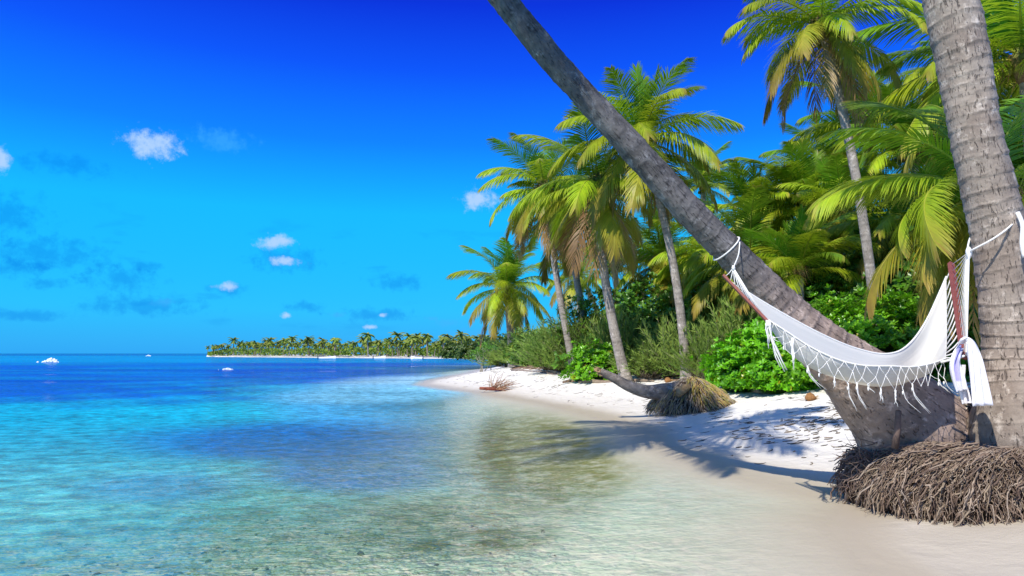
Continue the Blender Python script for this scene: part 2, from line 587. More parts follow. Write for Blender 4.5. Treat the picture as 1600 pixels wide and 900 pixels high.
# water -----------------------------------------------------------------------
def body_attr(X, Y):
    px, py = topx(X, Y)
    w1 = 10 * wob(X * 0.5, Y * 0.5)
    fr = np.clip((py - 552) / 60, 0.03, 1)
    pw = py + w1 * fr * 0.8
    c = np.zeros(X.shape + (3,)) + np.array(lin((170, 215, 205))[:3])
    c = mixc(c, (110, 218, 208), sm(750 - px, -100, 450) * (1 - sm(pw, 840, 1000)))
    c = mixc(c, (12, 180, 205), (1 - sm(pw, 650, 800)) * sm(650 - px, -120, 200))
    c = mixc(c, (70, 175, 225), blob(px, pw, 600, 640, 230, 70, 0.1))
    # blue seagrass band slanting down to the middle
    c = mixc(c, (0, 116, 205), 0.95 * blob(px, pw, 480, 688, 330, 34, 0.0))
    c = mixc(c, (0, 108, 200), 0.85 * blob(px, pw, 560, 735, 190, 40, 0.0))
    c = mixc(c, (0, 112, 190), 0.5 * blob(px, pw, 250, 760, 160, 30, 0.0))
    c = mixc(c, (130, 190, 195), 0.7 * blob(px, pw, 700, 625, 90, 24, 0.1))
    c = mixc(c, (150, 158, 50), 0.85 * blob(px, pw, 860, 705, 180, 75, 0.1))
    c = mixc(c, (165, 165, 95), 0.5 * blob(px, pw, 720, 800, 200, 40, 0.0))
    # deep blue field off the beach
    edge = 648 - 0.085 * np.clip(px, -400, 900) + w1 * fr * 2.2
    c = mixc(c, (0, 62, 186), (1 - sm(py, edge - 30, edge + 8)) * (1 - sm(px, 420, 700) * sm(py, 578, 592)) * 0.95)
    c = mixc(c, (0, 115, 195), 0.75 * blob(px, py, 250, 585, 160, 4.5, 0.012))
    c = mixc(c, (0, 118, 198), 0.7 * blob(px, py, 420, 573.5, 300, 2.6, 0.006))
    c = mixc(c, (0, 78, 200), 0.8 * blob(px, py, 560, 590, 170, 11, -0.02))
    c = mixc(c, (165, 216, 236), 0.9 * blob(px, py, 650, 597, 170, 13, -0.03))
    c = mixc(c, (130, 205, 232), 0.85 * blob(px, py, 600, 616, 190, 18, -0.03))
    c = mixc(c, (0, 150, 208), (1 - sm(py, 565, 569)) * 0.9)
    c = mixc(c, (0, 62, 170), 1 - sm(py, 555.2, 556.4))
    return c

def opac_attr(X, Y):
    px, py = topx(X, Y)
    d = -sdist(X, Y)
    o = 1 - np.exp(-np.maximum(d, 0) / 9.0)
    o = np.maximum(o, 0.9 * (1 - sm(py, 640, 760)) * sm(700 - px, -150, 250))
    o = o * (1 - 0.7 * sm(py, 730, 880) * sm(px, 0, 600)) * (1 - 0.35 * sm(py, 760, 900))
    o = o * (1 - 0.45 * blob(px, py, 850, 700, 200, 110, 0.1))
    o = np.maximum(o, 0.85 * blob(px, py, 610, 606, 150, 34, 0.0))
    return np.clip(o, 0.0, 0.93) * sm(d, 0.0, 0.8)

def shal_attr(X, Y):
    return sm(-sdist(X, Y), 0.05, 3.2)

def wz(X, Y):
    a = np.clip(Y / 60, 0.0, 1) * 0.05 * np.exp(-np.clip(Y, 0, 900) / 300)
    return a * np.sin(Y * 0.55 + X * 0.12 + 1.5 * np.sin(X * 0.05)) * sm(-sdist(X, Y), 4, 25) + 0.0

m, t, out = mat('sea_water')
g = t.new('ShaderNodeTexCoord').outputs['Object']
body = t.new('ShaderNodeAttribute', attribute_name='body').outputs['Color']
op = t.new('ShaderNodeAttribute', attribute_name='opac').outputs['Fac']
g1 = t.mapping(g, scale=(0.8, 1.15, 1), rot=(0, 0, R(-20)))
a1 = t.noise(g1, 4.5, 3, 0.6, 0.5)
a2 = t.noise(g1, 1.1, 3, 0.55, 0.4)
a3 = t.noise(g1, 15.0, 2, 0.5, 0.3)
a4 = t.noise(g1, 0.12, 4, 0.6, 0.2)
h = t.math('ADD', t.math('MULTIPLY', a1, 0.34), t.math('ADD', t.math('MULTIPLY', a2, 0.6), t.math('MULTIPLY', a3, 0.16)))
h = t.math('ADD', h, t.math('MULTIPLY', a4, 2.0))
nb = t.bump(h, 1.0, 0.25)
# bright caustic lines painted as a net into the water's transparent tint
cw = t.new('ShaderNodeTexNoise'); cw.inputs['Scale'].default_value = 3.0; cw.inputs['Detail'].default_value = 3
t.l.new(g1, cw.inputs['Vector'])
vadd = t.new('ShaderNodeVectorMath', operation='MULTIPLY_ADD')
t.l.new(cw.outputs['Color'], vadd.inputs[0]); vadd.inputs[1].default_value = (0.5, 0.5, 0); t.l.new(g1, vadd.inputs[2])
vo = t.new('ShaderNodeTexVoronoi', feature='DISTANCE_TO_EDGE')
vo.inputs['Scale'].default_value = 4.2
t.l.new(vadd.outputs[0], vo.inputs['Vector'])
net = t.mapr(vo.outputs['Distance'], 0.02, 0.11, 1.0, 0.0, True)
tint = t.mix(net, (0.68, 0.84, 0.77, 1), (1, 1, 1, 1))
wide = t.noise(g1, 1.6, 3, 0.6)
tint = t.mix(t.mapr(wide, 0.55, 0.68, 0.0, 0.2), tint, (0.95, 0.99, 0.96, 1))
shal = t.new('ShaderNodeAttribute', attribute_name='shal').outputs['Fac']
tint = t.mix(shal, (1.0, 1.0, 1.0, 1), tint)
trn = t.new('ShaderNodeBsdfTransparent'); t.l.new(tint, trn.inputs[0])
df = t.new('ShaderNodeBsdfDiffuse')
bn = t.noise(g1, 3.2, 6, 0.75)
bn2 = t.math('ADD', t.math('MULTIPLY', t.noise(g, 0.35, 4, 0.65), 0.5), t.math('MULTIPLY', t.noise(t.mapping(g, scale=(0.35, 1, 1)), 0.11, 5, 0.7), 0.5))
bv = t.math('ADD', t.mapr(bn, 0.38, 0.62, 0.5, 1.5), t.mapr(bn2, 0.35, 0.65, -0.3, 0.3))  # noise contrast in the body colour imitates wavelet sparkle
sy = t.new('ShaderNodeSeparateXYZ'); t.l.new(g, sy.inputs[0])
strk = t.noise(t.mapping(g, scale=(0.016, 0.10, 1)), 1.0, 5, 0.6, 0.6)
sf = t.math('MULTIPLY', t.mapr(strk, 0.50, 0.60, 0, 0.75, True), t.mapr(sy.outputs[1], 20, 45))
body = t.mix(sf, body, lin((0, 128, 188)))
hs = t.new('ShaderNodeHueSaturation'); t.l.new(bv, hs.inputs['Value']); t.l.new(body, hs.inputs['Color'])
t.l.new(hs.outputs[0], df.inputs[0])
t.l.new(t.bump(h, 0.5, 0.1), df.inputs['Normal'])
opn = t.math('MULTIPLY', op, t.mapr(a1, 0.3, 0.65, 0.75, 1.1), clamp=True)
s1 = t.new('ShaderNodeMixShader')
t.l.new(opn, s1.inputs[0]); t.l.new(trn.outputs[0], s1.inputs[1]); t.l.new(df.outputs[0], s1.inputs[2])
gl = t.new('ShaderNodeBsdfGlossy'); gl.inputs['Roughness'].default_value = 0.03
t.l.new(nb, gl.inputs['Normal'])
fr = t.new('ShaderNodeFresnel'); fr.inputs['IOR'].default_value = 1.33
t.l.new(nb, fr.inputs['Normal'])
s2 = t.new('ShaderNodeMixShader')
t.l.new(t.math('MULTIPLY', fr.outputs[0], t.math('MULTIPLY_ADD', shal, 0.8, 0.04)), s2.inputs[0])
t.l.new(s1.outputs[0], s2.inputs[1]); t.l.new(gl.outputs[0], s2.inputs[2])
t.l.new(s2.outputs[0], out.inputs[0])
M_WATER = m
ysw = np.concatenate([np.linspace(-9.5, 1, 20)[:-1], 1 + (np.geomspace(3, 500, 420) - 3), np.geomspace(520, 9000, 30)])
usw = np.linspace(-1.55, 1.45, 330)
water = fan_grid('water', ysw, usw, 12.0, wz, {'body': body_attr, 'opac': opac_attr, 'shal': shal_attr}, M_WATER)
tag(water, kind='structure')

# ------------------------------------------------------------------ palm fronds
GREEN = [(0.085, 0.24, 0.012), (0.20, 0.40, 0.016)]
BRIGHT = [(0.25, 0.42, 0.014), (0.46, 0.57, 0.024)]
OLIVE = [(0.26, 0.32, 0.02), (0.46, 0.42, 0.04)]
DEAD = [(0.30, 0.17, 0.07), (0.40, 0.26, 0.13)]

def lerp(a, b, f): return tuple(x + (y - x) * f for x, y in zip(a, b))

def frond_mesh(seed, el0, droop, pal, tip=0.3, L=3.3, nl=72, hang=0.8, split=0.0, sway=0.3, lw=0.021):
    rnd = random.Random(seed)
    mb = MB()
    n = 26
    pts, tans = [Vector((0, 0, 0))], []
    sw = rnd.uniform(-sway, sway)
    for i in range(n):
        tt = i / n
        e = R(max(-86, el0 - droop * tt ** 1.25))
        yaw = sw * tt * tt
        d = Vector((math.cos(e) * math.cos(yaw), math.cos(e) * math.sin(yaw), math.sin(e)))
        tans.append(d)
        pts.append(pts[-1] + d * (L / n))
    tans.append(tans[-1])
    rc = lerp(pal[1], (0.5, 0.48, 0.08), 0.45) if pal is not DEAD else pal[1]
    mb.tube(pts, [0.026 * (1 - i / n) ** 0.7 + 0.004 for i in range(n + 1)], 4, rc)
    def at(t):
        x = t * n
        k = min(int(x), n - 1)
        f = x - k
        return pts[k].lerp(pts[k + 1], f), tans[k].lerp(tans[k + 1], f).normalized()
    ph = rnd.uniform(0, 6)
    for k in range(nl):
        for sd_ in (-1, 1):
            if rnd.random() < split: continue
            t0 = 0.13 + 0.87 * (k + rnd.uniform(-0.3, 0.3)) / nl
            t0 = min(max(t0, 0.1), 0.998)
            p, tg = at(t0)
            q = (t0 - 0.1) / 0.9
            ll = L * 0.295 * (max(0.02, math.sin(PI * (0.12 + 0.80 * q)))) ** 0.7 * rnd.uniform(0.85, 1.08)
            al = R(66 - 42 * q + rnd.uniform(-5, 5))
            side = Vector((0, 0, 1)).cross(tg)
            if side.length < 1e-3: side = Vector((0, 1, 0))
            side = side.normalized() * sd_
            upv = tg.cross(side) * sd_
            vv = 0.30 * (1 - q) + 0.12 * math.sin(ph + 9 * q)
            d = (tg * math.cos(al) + side * math.sin(al) + upv * vv).normalized()
            g_ = hang * rnd.uniform(0.7, 1.3)
            c0 = lerp(pal[0], pal[1], min(1, max(0, rnd.random() * 0.7 + 0.3 * q)))
            vs, fs, cs = [], [], []
            segs = [0.0, 0.3, 0.68, 1.0]
            hw = [0.55, 1.0, 0.75, 0.06]
            cur = p
            for j in range(4):
                if j:
                    d = (d + Vector((0, 0, -g_ * (segs[j] - segs[j - 1])))).normalized()
                    cur = cur + d * ll * (segs[j] - segs[j - 1])
                wv_ = (tg - d * tg.dot(d))
                if wv_.length < 1e-3: wv_ = upv
                wv_ = wv_.normalized() * lw * hw[j] * 0.95
                vs += [cur - wv_, cur + wv_]
                br = max(0.0, (q - (1 - tip)) / max(tip, 1e-3)) * 0.8 + (0.7 * segs[j] ** 3) * (0.3 + tip)
                cc = lerp(c0, (0.40, 0.24, 0.07), min(1, br * rnd.uniform(0.5, 1.0)))
                cs += [cc, cc]
            for j in range(3): fs.append((2 * j, 2 * j + 1, 2 * j + 3, 2 * j + 2))
            mb.add(vs, fs, cs)
    return mb.mesh('frond', M_FROND)

FR = {}
def fr(key, *a, **k):
    FR[key] = [frond_mesh(hash(key) % 1000 * 0 + 11 * len(FR) + s, *a, **k) for s in range(2)]
fr('spear', 84, 14, GREEN, tip=0.05, L=2.5, hang=0.25, nl=60)
fr('up', 68, 50, GREEN, tip=0.08, hang=0.55)
fr('upb', 56, 72, BRIGHT, tip=0.10, hang=0.7)
fr('mid', 38, 72, BRIGHT, tip=0.10, hang=0.9)
fr('midg', 36, 60, GREEN, tip=0.08, hang=0.9)
fr('flat', 20, 75, BRIGHT, tip=0.15, hang=1.1)
fr('low', 0, 68, BRIGHT, tip=0.22, hang=1.2)
fr('lowo', -12, 58, OLIVE, tip=0.35, hang=1.2)
fr('hang', -38, 42, OLIVE, tip=0.5, hang=1.1)
fr('dead', -58, 26, DEAD, tip=0.6, hang=0.9, split=0.35, nl=46, sway=0.5)
# larger, finer-cut fronds for the palm close behind the right trunk
fr('big', 22, 60, BRIGHT, tip=0.06, hang=1.0, nl=105, lw=0.017)
fr('bigd', 12, 95, BRIGHT, tip=0.30, hang=1.0, nl=105, lw=0.017)
fr('bigo', -20, 60, OLIVE, tip=0.5, hang=1.0, nl=105, lw=0.017)

def trunk_path(base, top, bend, n):
    """gently curved stem from base to top; bend is a sideways offset vector at mid height"""
    b, t_ = Vector(base), Vector(top)
    out = []
    for i in range(n):
        s = i / (n - 1)
        out.append(b.lerp(t_, s) + Vector(bend) * 4 * s * (1 - s))
    return out

def coconut_mesh():
    mb = MB()
    n = 7
    for_pts = [(0, 0, -0.13 + 0.26 * i / (n - 1)) for i in range(n)]
    rad = [0.11 * math.sqrt(max(0.02, 1 - ((i / (n - 1)) * 2 - 1) ** 2)) for i in range(n)]
    mb.tube(for_pts, rad, 9, (0.26, 0.27, 0.03))
    return mb.mesh('coconut', M_FROND)
ME_COCO = coconut_mesh()

def heart_mesh(seed=1):
    """fibrous leaf-base sheath at the top of a trunk"""
    rnd = random.Random(seed)
    mb = MB()
    mb.tube([(0, 0, -0.5), (0, 0, -0.25), (0, 0, 0), (0, 0, 0.3), (0, 0, 0.55)], [0.13, 0.2, 0.25, 0.17, 0.05], 10,
            [(0.2, 0.13, 0.07), (0.24, 0.16, 0.08), (0.22, 0.2, 0.06), (0.2, 0.26, 0.05), (0.2, 0.3, 0.05)])
    for i in range(90):
        a = rnd.uniform(0, 2 * PI)
        z0 = rnd.uniform(-0.2, 0.3)
        r0 = 0.17
        o = Vector((math.cos(a), math.sin(a), 0))
        p0 = o * r0 + Vector((0, 0, z0))
        l = rnd.uniform(0.2, 0.7)
        p1 = p0 + o * l * 0.35 + Vector((0, 0, rnd.uniform(-0.1, 0.15)))
        p2 = p1 + o * l * 0.3 + Vector((rnd.uniform(-.1, .1), rnd.uniform(-.1, .1), -l * rnd.uniform(0.3, 1)))
        mb.tube([p0, p1, p2], [0.018, 0.013, 0.004], 3, random.choice([(0.35, 0.2, 0.08), (0.25, 0.16, 0.08), (0.42, 0.32, 0.12), (0.16, 0.2, 0.05)]))
    return mb.mesh('leaf_sheath', M_ROOT)
ME_HEART = heart_mesh()

def crown(root, rel, size, spec, seed, lean=(0, 0), coco=4, roll=0.25):
    """spec: list of (frond kind, count)"""
    rnd = random.Random(seed)
    az_ = rnd.uniform(0, 6)
    o = link('leaf_sheath', ME_HEART, root, rel, (lean[0], lean[1], rnd.uniform(0, 6)), (size / 3.3,) * 3)
    for kind, cnt in spec:
        for i in range(cnt):
            az_ += 2.39996 + rnd.uniform(-0.25, 0.25)
            s = size / 3.3 * rnd.uniform(0.86, 1.1)
            link('frond', rnd.choice(FR[kind]), root, (rel[0] + rnd.uniform(-.05, .05), rel[1] + rnd.uniform(-.05, .05), rel[2] + rnd.uniform(-.12, .12)),
                 (rnd.uniform(-roll, roll) + lean[0], rnd.uniform(-0.12, 0.12) + lean[1], az_), (s, s * rnd.choice((1, 1, -1)), s))
    for i in range(coco):
        a = rnd.uniform(0, 2 * PI)
        link('coconut', ME_COCO, root, (rel[0] + 0.27 * math.cos(a) * size / 3.3, rel[1] + 0.27 * math.sin(a) * size / 3.3, rel[2] - 0.2 + rnd.uniform(-.1, .08)),
             (rnd.uniform(-.4, .4), rnd.uniform(-.4, .4), 0), (size / 3.3,) * 3)

FULL = [('spear', 2), ('up', 3), ('upb', 3), ('mid', 3), ('midg', 2), ('flat', 3), ('low', 3), ('lowo', 3), ('hang', 3), ('dead', 3)]
YOUNG = [('spear', 3), ('up', 6), ('upb', 4), ('mid', 4), ('midg', 4), ('flat', 3), ('low', 2), ('lowo', 1)]
GREENC = [('spear', 2), ('up', 5), ('midg', 6), ('mid', 3), ('flat', 4), ('low', 3), ('lowo', 2)]
OLD = [('up', 3), ('upb', 2), ('mid', 3), ('flat', 4), ('low', 4), ('lowo', 4), ('hang', 5), ('dead', 5)]

def palm(label, D, ccx, ccy, bx, by=None, size=3.3, spec=FULL, r0=0.17, r1=0.12, bend=(0, 0, 0), seed=1, Db=None,
         coco=4, group='coconut palms on the beach ridge', tcol=(1, 1, 1), lean=(0, 0)):
    """crown centre and trunk foot surveyed from the photo, D metres out; foot stands on the ground"""
    Db = Db or D
    top = P(ccx, ccy, D)
    bp = P(bx, 560, Db)
    base = Vector((bp.x, Db, gz(bp.x, Db)))
    root = empty('palm_tree', base, label, 'palm tree', group)
    rel = top - base
    Lt = rel.length
    n = max(8, int(Lt / 0.05))
    path = trunk_path((0, 0, -0.25), rel, bend, n)
    rnd = random.Random(seed + 500)
    rad = []
    for i in range(n):
        s = i / (n - 1)
        rad.append(r1 + (r0 - r1) * (1 - s) + r0 * 0.7 * math.exp(-s * Lt / 0.45))
    step = rnd.uniform(0.11, 0.15)
    mb = MB()
    cols = []
    for i in range(n):
        ph = ((i * Lt / n) / step + 0.3 * math.sin(i * 0.31)) % 1.0
        k = 0.62 + 0.4 * min(1, ph * 3)
        k *= 0.9 + 0.2 * noise.noise(Vector((i * 0.13, seed, 0)))
        cols.append((tcol[0] * k, tcol[1] * k, tcol[2] * k))
    def fn(i, L, a, r):
        ph = (L / step + 0.3 * math.sin(L * 6)) % 1.0
        return r * (1 + 0.05 * ph + 0.05 * noise.noise(Vector((math.cos(a) * 1.5, math.sin(a) * 1.5, L * 2.3 + seed))))
    mb.tube(path, rad, 12, cols, fn=fn)
    link('trunk', mb.mesh('trunk', M_TRUNK_B), root)
    crown(root, rel, size, spec, seed, lean, coco)
    return root

palm('tall palm with grey slender trunk and heavy brown-skirted crown standing highest on the right', 17, 1283, 38, 1374, size=2.75,
     spec=[('up', 3), ('upb', 2), ('mid', 4), ('flat', 4), ('low', 4), ('lowo', 3), ('hang', 5), ('dead', 5)], r0=0.12, r1=0.105, bend=(0.25, 0, 0), seed=3, coco=8)
palm('palm with pale trunk curving down to the sand beside the small green bush, yellow-green crown', 22, 932, 288, 982, size=3.0,
     spec=OLD, r0=0.165, r1=0.115, bend=(-0.2, 0, 0), seed=5)
palm('tallest palm of the left clump, upright crown showing right of the leaning trunk', 20.8, 1003, 222, 1072, size=3.0,
     spec=[('spear', 3), ('up', 5), ('upb', 3), ('mid', 4), ('flat', 4), ('low', 3), ('lowo', 4), ('hang', 4), ('dead', 3)], r0=0.145, r1=0.105, bend=(0.28, 0, 0), seed=8)
palm('palm at the left of the clump with ragged crown and brown hanging skirt', 28, 850, 292, 900, size=3.0,
     spec=OLD + [('up', 3)], r0=0.15, r1=0.11, bend=(-0.1, 0, 0), seed=12)
palm('palm in the left clump whose light trunk crosses behind the curved one', 30, 888, 330, 935, size=3.1,
     spec=FULL + [('hang', 4)], r0=0.165, r1=0.13, bend=(-0.2, 0, 0), seed=14)
palm('low palm with round green crown farthest left, trunk rising from the grey-green shrubs', 40, 792, 452, 803, size=3.5,
     spec=[('spear', 2), ('up', 6), ('upb', 3), ('mid', 4), ('flat', 4), ('low', 5), ('lowo', 4), ('hang', 4), ('dead', 3)], r0=0.25, r1=0.19, seed=17)
palm('palm crown poking up between the leaning trunk and the second clump', 33, 1098, 292, 1110, size=2.3, spec=YOUNG, seed=19)
palm('bushy palm with upright spear leaf in the middle of the grove', 26, 1182, 345, 1200, size=2.7, spec=YOUNG + [('up', 4)], seed=21)
palm('palm with bright arched leaves just left of the tall slender trunk', 25, 1258, 318, 1280, size=2.8, spec=YOUNG + [('flat', 3)], seed=23)
palm('palm crown filling the gap right of the tall brown-skirted crown', 26, 1352, 200, 1370, size=3.1, spec=GREENC, seed=26)
palm('palm crown between the tall slender trunk and the thick right trunk', 23, 1428, 240, 1440, size=3.1, spec=GREENC + [('up', 3)], seed=29)
palm('dark shaded palm crown behind the thick right trunk, top right corner', 15, 1600, 95, 1640, size=3.5, spec=GREENC + [('low', 4)], seed=31)
palm('palm behind the right trunk with one leaf reaching left against the sky', 21, 1512, 115, 1560, size=3.0, spec=GREENC, seed=33)
palm('small palm seen low between the two curved trunks of the left clump', 36, 962, 415, 965, size=3.0, spec=YOUNG, seed=35)
palm('low palm with hanging orange-tipped leaves right of the curved grey trunk', 27, 1115, 400, 1110, size=2.8,
     spec=[('upb', 4), ('mid', 5), ('flat', 6), ('low', 6), ('lowo', 6), ('hang', 5), ('dead', 3)], seed=37)
palm('low palm with broad flat leaves left of the curved grey trunk', 30, 1035, 410, 1040, size=3.3, spec=GREENC + [('lowo', 3), ('hang', 3)], seed=39)
palm('palm low behind the hammock rope with drooping leaves and brown tips', 22, 1172, 408, 1180, size=2.7,
     spec=[('up', 3), ('mid', 4), ('flat', 5), ('low', 6), ('lowo', 5), ('hang', 5), ('dead', 4)], seed=41)
palm('young dark green palm low in the centre of the grove above the round bush', 20, 1248, 425, 1250, size=2.2, spec=YOUNG, seed=43, coco=0)
palm('palm with arching pale leaves behind the tall slender trunk', 23, 1322, 340, 1330, size=2.9, spec=FULL, seed=45)
palm('palm with wide drooping leaves low on the right above the hammock', 20, 1420, 360, 1440, size=2.9,
     spec=[('up', 3), ('mid', 5), ('flat', 5), ('low', 5), ('lowo', 4), ('hang', 4)], seed=47)
palm('dark inner palm deep in the grove left of the thick right trunk', 27, 1480, 300, 1480, size=3.6, spec=GREENC, seed=49)
palm('palm crown deep in the grove under the tall brown-skirted crown', 29, 1290, 265, 1300, size=3.0, spec=GREENC, seed=51)
palm('deep green palm crown behind the middle of the grove, half hidden', 30, 1230, 390, 1230, size=3.2, spec=GREENC, seed=53)
palm('half hidden palm crown at the right edge behind the thick trunk', 18, 1610, 300, 1640, size=3.6, spec=GREENC + [('hang', 3)], seed=55)
palm('half hidden palm low in the grove under the leaning trunk', 32, 1130, 440, 1140, size=3.4, spec=GREENC + [('hang', 3)], seed=57)
palm('shaded palm low in the grove behind the big round bush', 24, 1350, 420, 1350, size=3.3, spec=GREENC + [('hang', 3)], seed=59)
palm('small far palm between the two left trunks, crown low against the sky', 46, 905, 430, 908, size=3.0, spec=FULL, seed=61)

# near palm whose big fronds sweep in from behind the right trunk
def near_palm():
    D = 10.2
    top = P(1545, 300, D)
    b = P(1640, 560, 11.0)
    base = Vector((b.x, 11.0, gz(b.x, 11.0)))
    root = empty('palm_tree', base, 'near palm behind the right trunk with large glossy leaves sweeping left over the hammock', 'palm tree', 'coconut palms on the beach ridge')
    rel = top - base
    mb = MB()
    mb.tube(trunk_path((0, 0, -0.2), rel, (0, 0, 0), 40), [0.22 - 0.002 * i for i in range(40)], 12, (0.8, 0.8, 0.8))
    link('trunk', mb.mesh('trunk', M_TRUNK_B), root)
    link('leaf_sheath', ME_HEART, root, rel, scale=(0.9,) * 3)
    rnd = random.Random(4)
    for kind, azd, s, rx, ry in [('big', 172, 0.82, -0.1, 0.0), ('bigd', 205, 0.86, 0.5, 0.0), ('bigo', 196, 0.74, 0.25, -0.1), ('bigd', 180, 0.68, 0.55, 0.1),
                         ('bigo', 225, 0.62, 0.1, 0.0), ('big', 150, 0.8, 0, 0), ('hang', 240, 0.7, 0, 0), ('hang', 210, 0.75, 0, 0), ('big', 120, 0.9, 0, -0.2), ('upb', 165, 0.8, 0, 0),
                         ('big', 60, 0.9, 0, 0), ('up', 20, 0.9, 0, 0), ('midg', 300, 0.6, 0, 0), ('low', 350, 0.9, 0, 0), ('up', 130, 0.85, 0, 0), ('up', 80, 0.9, 0, 0),
                         ('midg', 20, 0.9, 0, 0), ('hang', 190, 0.7, 0, 0), ('dead', 215, 0.7, 0, 0), ('lowo', 172, 0.8, 0, 0.1)]:
        link('frond', rnd.choice(FR[kind]), root, rel, (rx, ry, R(azd)), (s, s, s))
near_palm()

# ------------------------------------------------------------------ bushes
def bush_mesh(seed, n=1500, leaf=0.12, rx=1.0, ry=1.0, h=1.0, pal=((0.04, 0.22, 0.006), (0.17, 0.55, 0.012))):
    rnd = random.Random(seed)
    mb = MB()
    def rr(d):
        return 1 + 0.34 * noise.noise(Vector(d) * 1.9 + Vector((seed, 0, 0))) + 0.26 * noise.noise(Vector(d) * 5 + Vector((0, seed, 0)))
    for i in range(n):
        a = rnd.uniform(0, 2 * PI)
        zz = rnd.uniform(-0.02, 1)
        q = math.sqrt(max(0, 1 - zz * zz))
        d = Vector((math.cos(a) * q, math.sin(a) * q, zz))
        k = rr(d) * (1 - 0.28 * rnd.random() ** 2)
        c = Vector((d.x * rx * k, d.y * ry * k, max(0.03, d.z * h * k)))
        ax = (Vector((d.x / rx, d.y / ry, d.z / h)).normalized() + Vector((0, 0, 0.5)) + Vector((rnd.gauss(0, .3), rnd.gauss(0, .3), rnd.gauss(0, .2)))).normalized()
        s1_ = ax.orthogonal().normalized()
        s2_ = ax.cross(s1_)
        a0 = rnd.uniform(0, 6)
        if rnd.random() < .07: c = c * 1.08
        cb = lerp(pal[0], pal[1], min(1, max(0, rnd.random() ** 0.8 * .7 + .15 + .8 * noise.noise(c * 2.2))))
        if rnd.random() < .02: cb = (0.42, 0.38, 0.03)
        for j in range(6):
            b_ = a0 + j * 2 * PI / 6
            o = s1_ * math.cos(b_) + s2_ * math.sin(b_)
            ld = (o * rnd.uniform(0.5, 0.95) + ax * rnd.uniform(0.3, 0.9)).normalized()
            wd = ld.cross(ax)
            if wd.length < 1e-3: continue
            wd = wd.normalized() * leaf * 0.24
            L = leaf * rnd.uniform(0.6, 1.3)
            m_ = c + ld * L * 0.62
            e_ = c + ld * L - ax * L * 0.1
            cc = lerp(cb, (pal[1][0] * 1.5, pal[1][1] * 1.15, pal[1][2]), rnd.random() * 0.35)
            mb.add([c, m_ - wd, e_, m_ + wd], [(0, 1, 2), (0, 2, 3)], cc)
    return mb

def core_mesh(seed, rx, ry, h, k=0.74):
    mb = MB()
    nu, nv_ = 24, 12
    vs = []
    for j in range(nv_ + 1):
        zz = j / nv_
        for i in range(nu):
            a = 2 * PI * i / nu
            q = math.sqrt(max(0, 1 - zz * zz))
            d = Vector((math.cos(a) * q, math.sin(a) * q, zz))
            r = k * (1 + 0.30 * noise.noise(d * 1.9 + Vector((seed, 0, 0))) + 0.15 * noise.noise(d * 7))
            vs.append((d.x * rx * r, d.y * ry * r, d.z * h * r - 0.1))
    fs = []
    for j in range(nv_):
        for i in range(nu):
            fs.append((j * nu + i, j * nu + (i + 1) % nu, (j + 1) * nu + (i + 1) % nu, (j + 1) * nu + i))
    mb.add(vs, fs, (0.025, 0.055, 0.012))  # solid dark filler; its colour stands in for shade inside the foliage
    return mb.mesh('dark_core', M_BUSH)

def bush(label, D, px, rx, ry, h, n, leaf, seed, pal=None, sink=0.0):
    b = P(px, 560, D)
    z = gz(b.x, D)
    kw = {} if pal is None else {'pal': pal}
    root = empty('leafy_bush', (b.x, D, z - sink), label, 'bush', 'bushes along the edge of the sand')
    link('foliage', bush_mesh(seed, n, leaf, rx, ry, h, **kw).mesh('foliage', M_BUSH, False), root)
    link('dark_core', core_mesh(seed, rx, ry, h), root)
    return root

bush('small rounded bright green bush at the foot of the pale curved palm trunk', 24.5, 932, 1.05, 1.0, 1.15, 900, 0.14, 2)
bush('low wide bright green bush left of the leaning trunk under the hammock', 17.0, 1190, 1.42, 1.2, 1.45, 2600, 0.13, 3)
bush('bright green bush spilling onto the sand against the leaning trunk', 15.6, 1232, 1.0, 0.9, 0.85, 1500, 0.12, 4)
bush('big bright green bush right of the leaning trunk behind the hammock', 14.8, 1372, 1.75, 1.4, 1.75, 3600, 0.12, 5)
bush('shaded green bush behind the right end of the hammock', 14.0, 1495, 1.3, 1.2, 1.65, 2200, 0.12, 6, ((0.02, 0.11, 0.006), (0.08, 0.30, 0.012)))  # darker leaf palette, shade painted into the foliage
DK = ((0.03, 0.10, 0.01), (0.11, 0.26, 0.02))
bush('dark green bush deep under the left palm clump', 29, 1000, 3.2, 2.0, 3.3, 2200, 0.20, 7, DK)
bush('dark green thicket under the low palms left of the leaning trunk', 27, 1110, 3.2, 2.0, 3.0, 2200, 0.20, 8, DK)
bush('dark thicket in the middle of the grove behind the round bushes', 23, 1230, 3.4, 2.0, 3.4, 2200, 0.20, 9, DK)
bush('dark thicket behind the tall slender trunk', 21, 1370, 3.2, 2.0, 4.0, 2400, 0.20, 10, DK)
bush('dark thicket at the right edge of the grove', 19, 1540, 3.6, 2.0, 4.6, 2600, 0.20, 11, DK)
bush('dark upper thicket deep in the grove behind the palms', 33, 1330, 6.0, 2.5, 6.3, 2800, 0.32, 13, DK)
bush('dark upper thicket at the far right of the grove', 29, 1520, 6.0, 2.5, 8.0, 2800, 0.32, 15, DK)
bush('green bush low behind the shrubs right of the far left palm', 36, 860, 2.2, 1.5, 1.9, 1000, 0.2, 14, ((0.03, 0.09, 0.012), (0.09, 0.2, 0.02)))

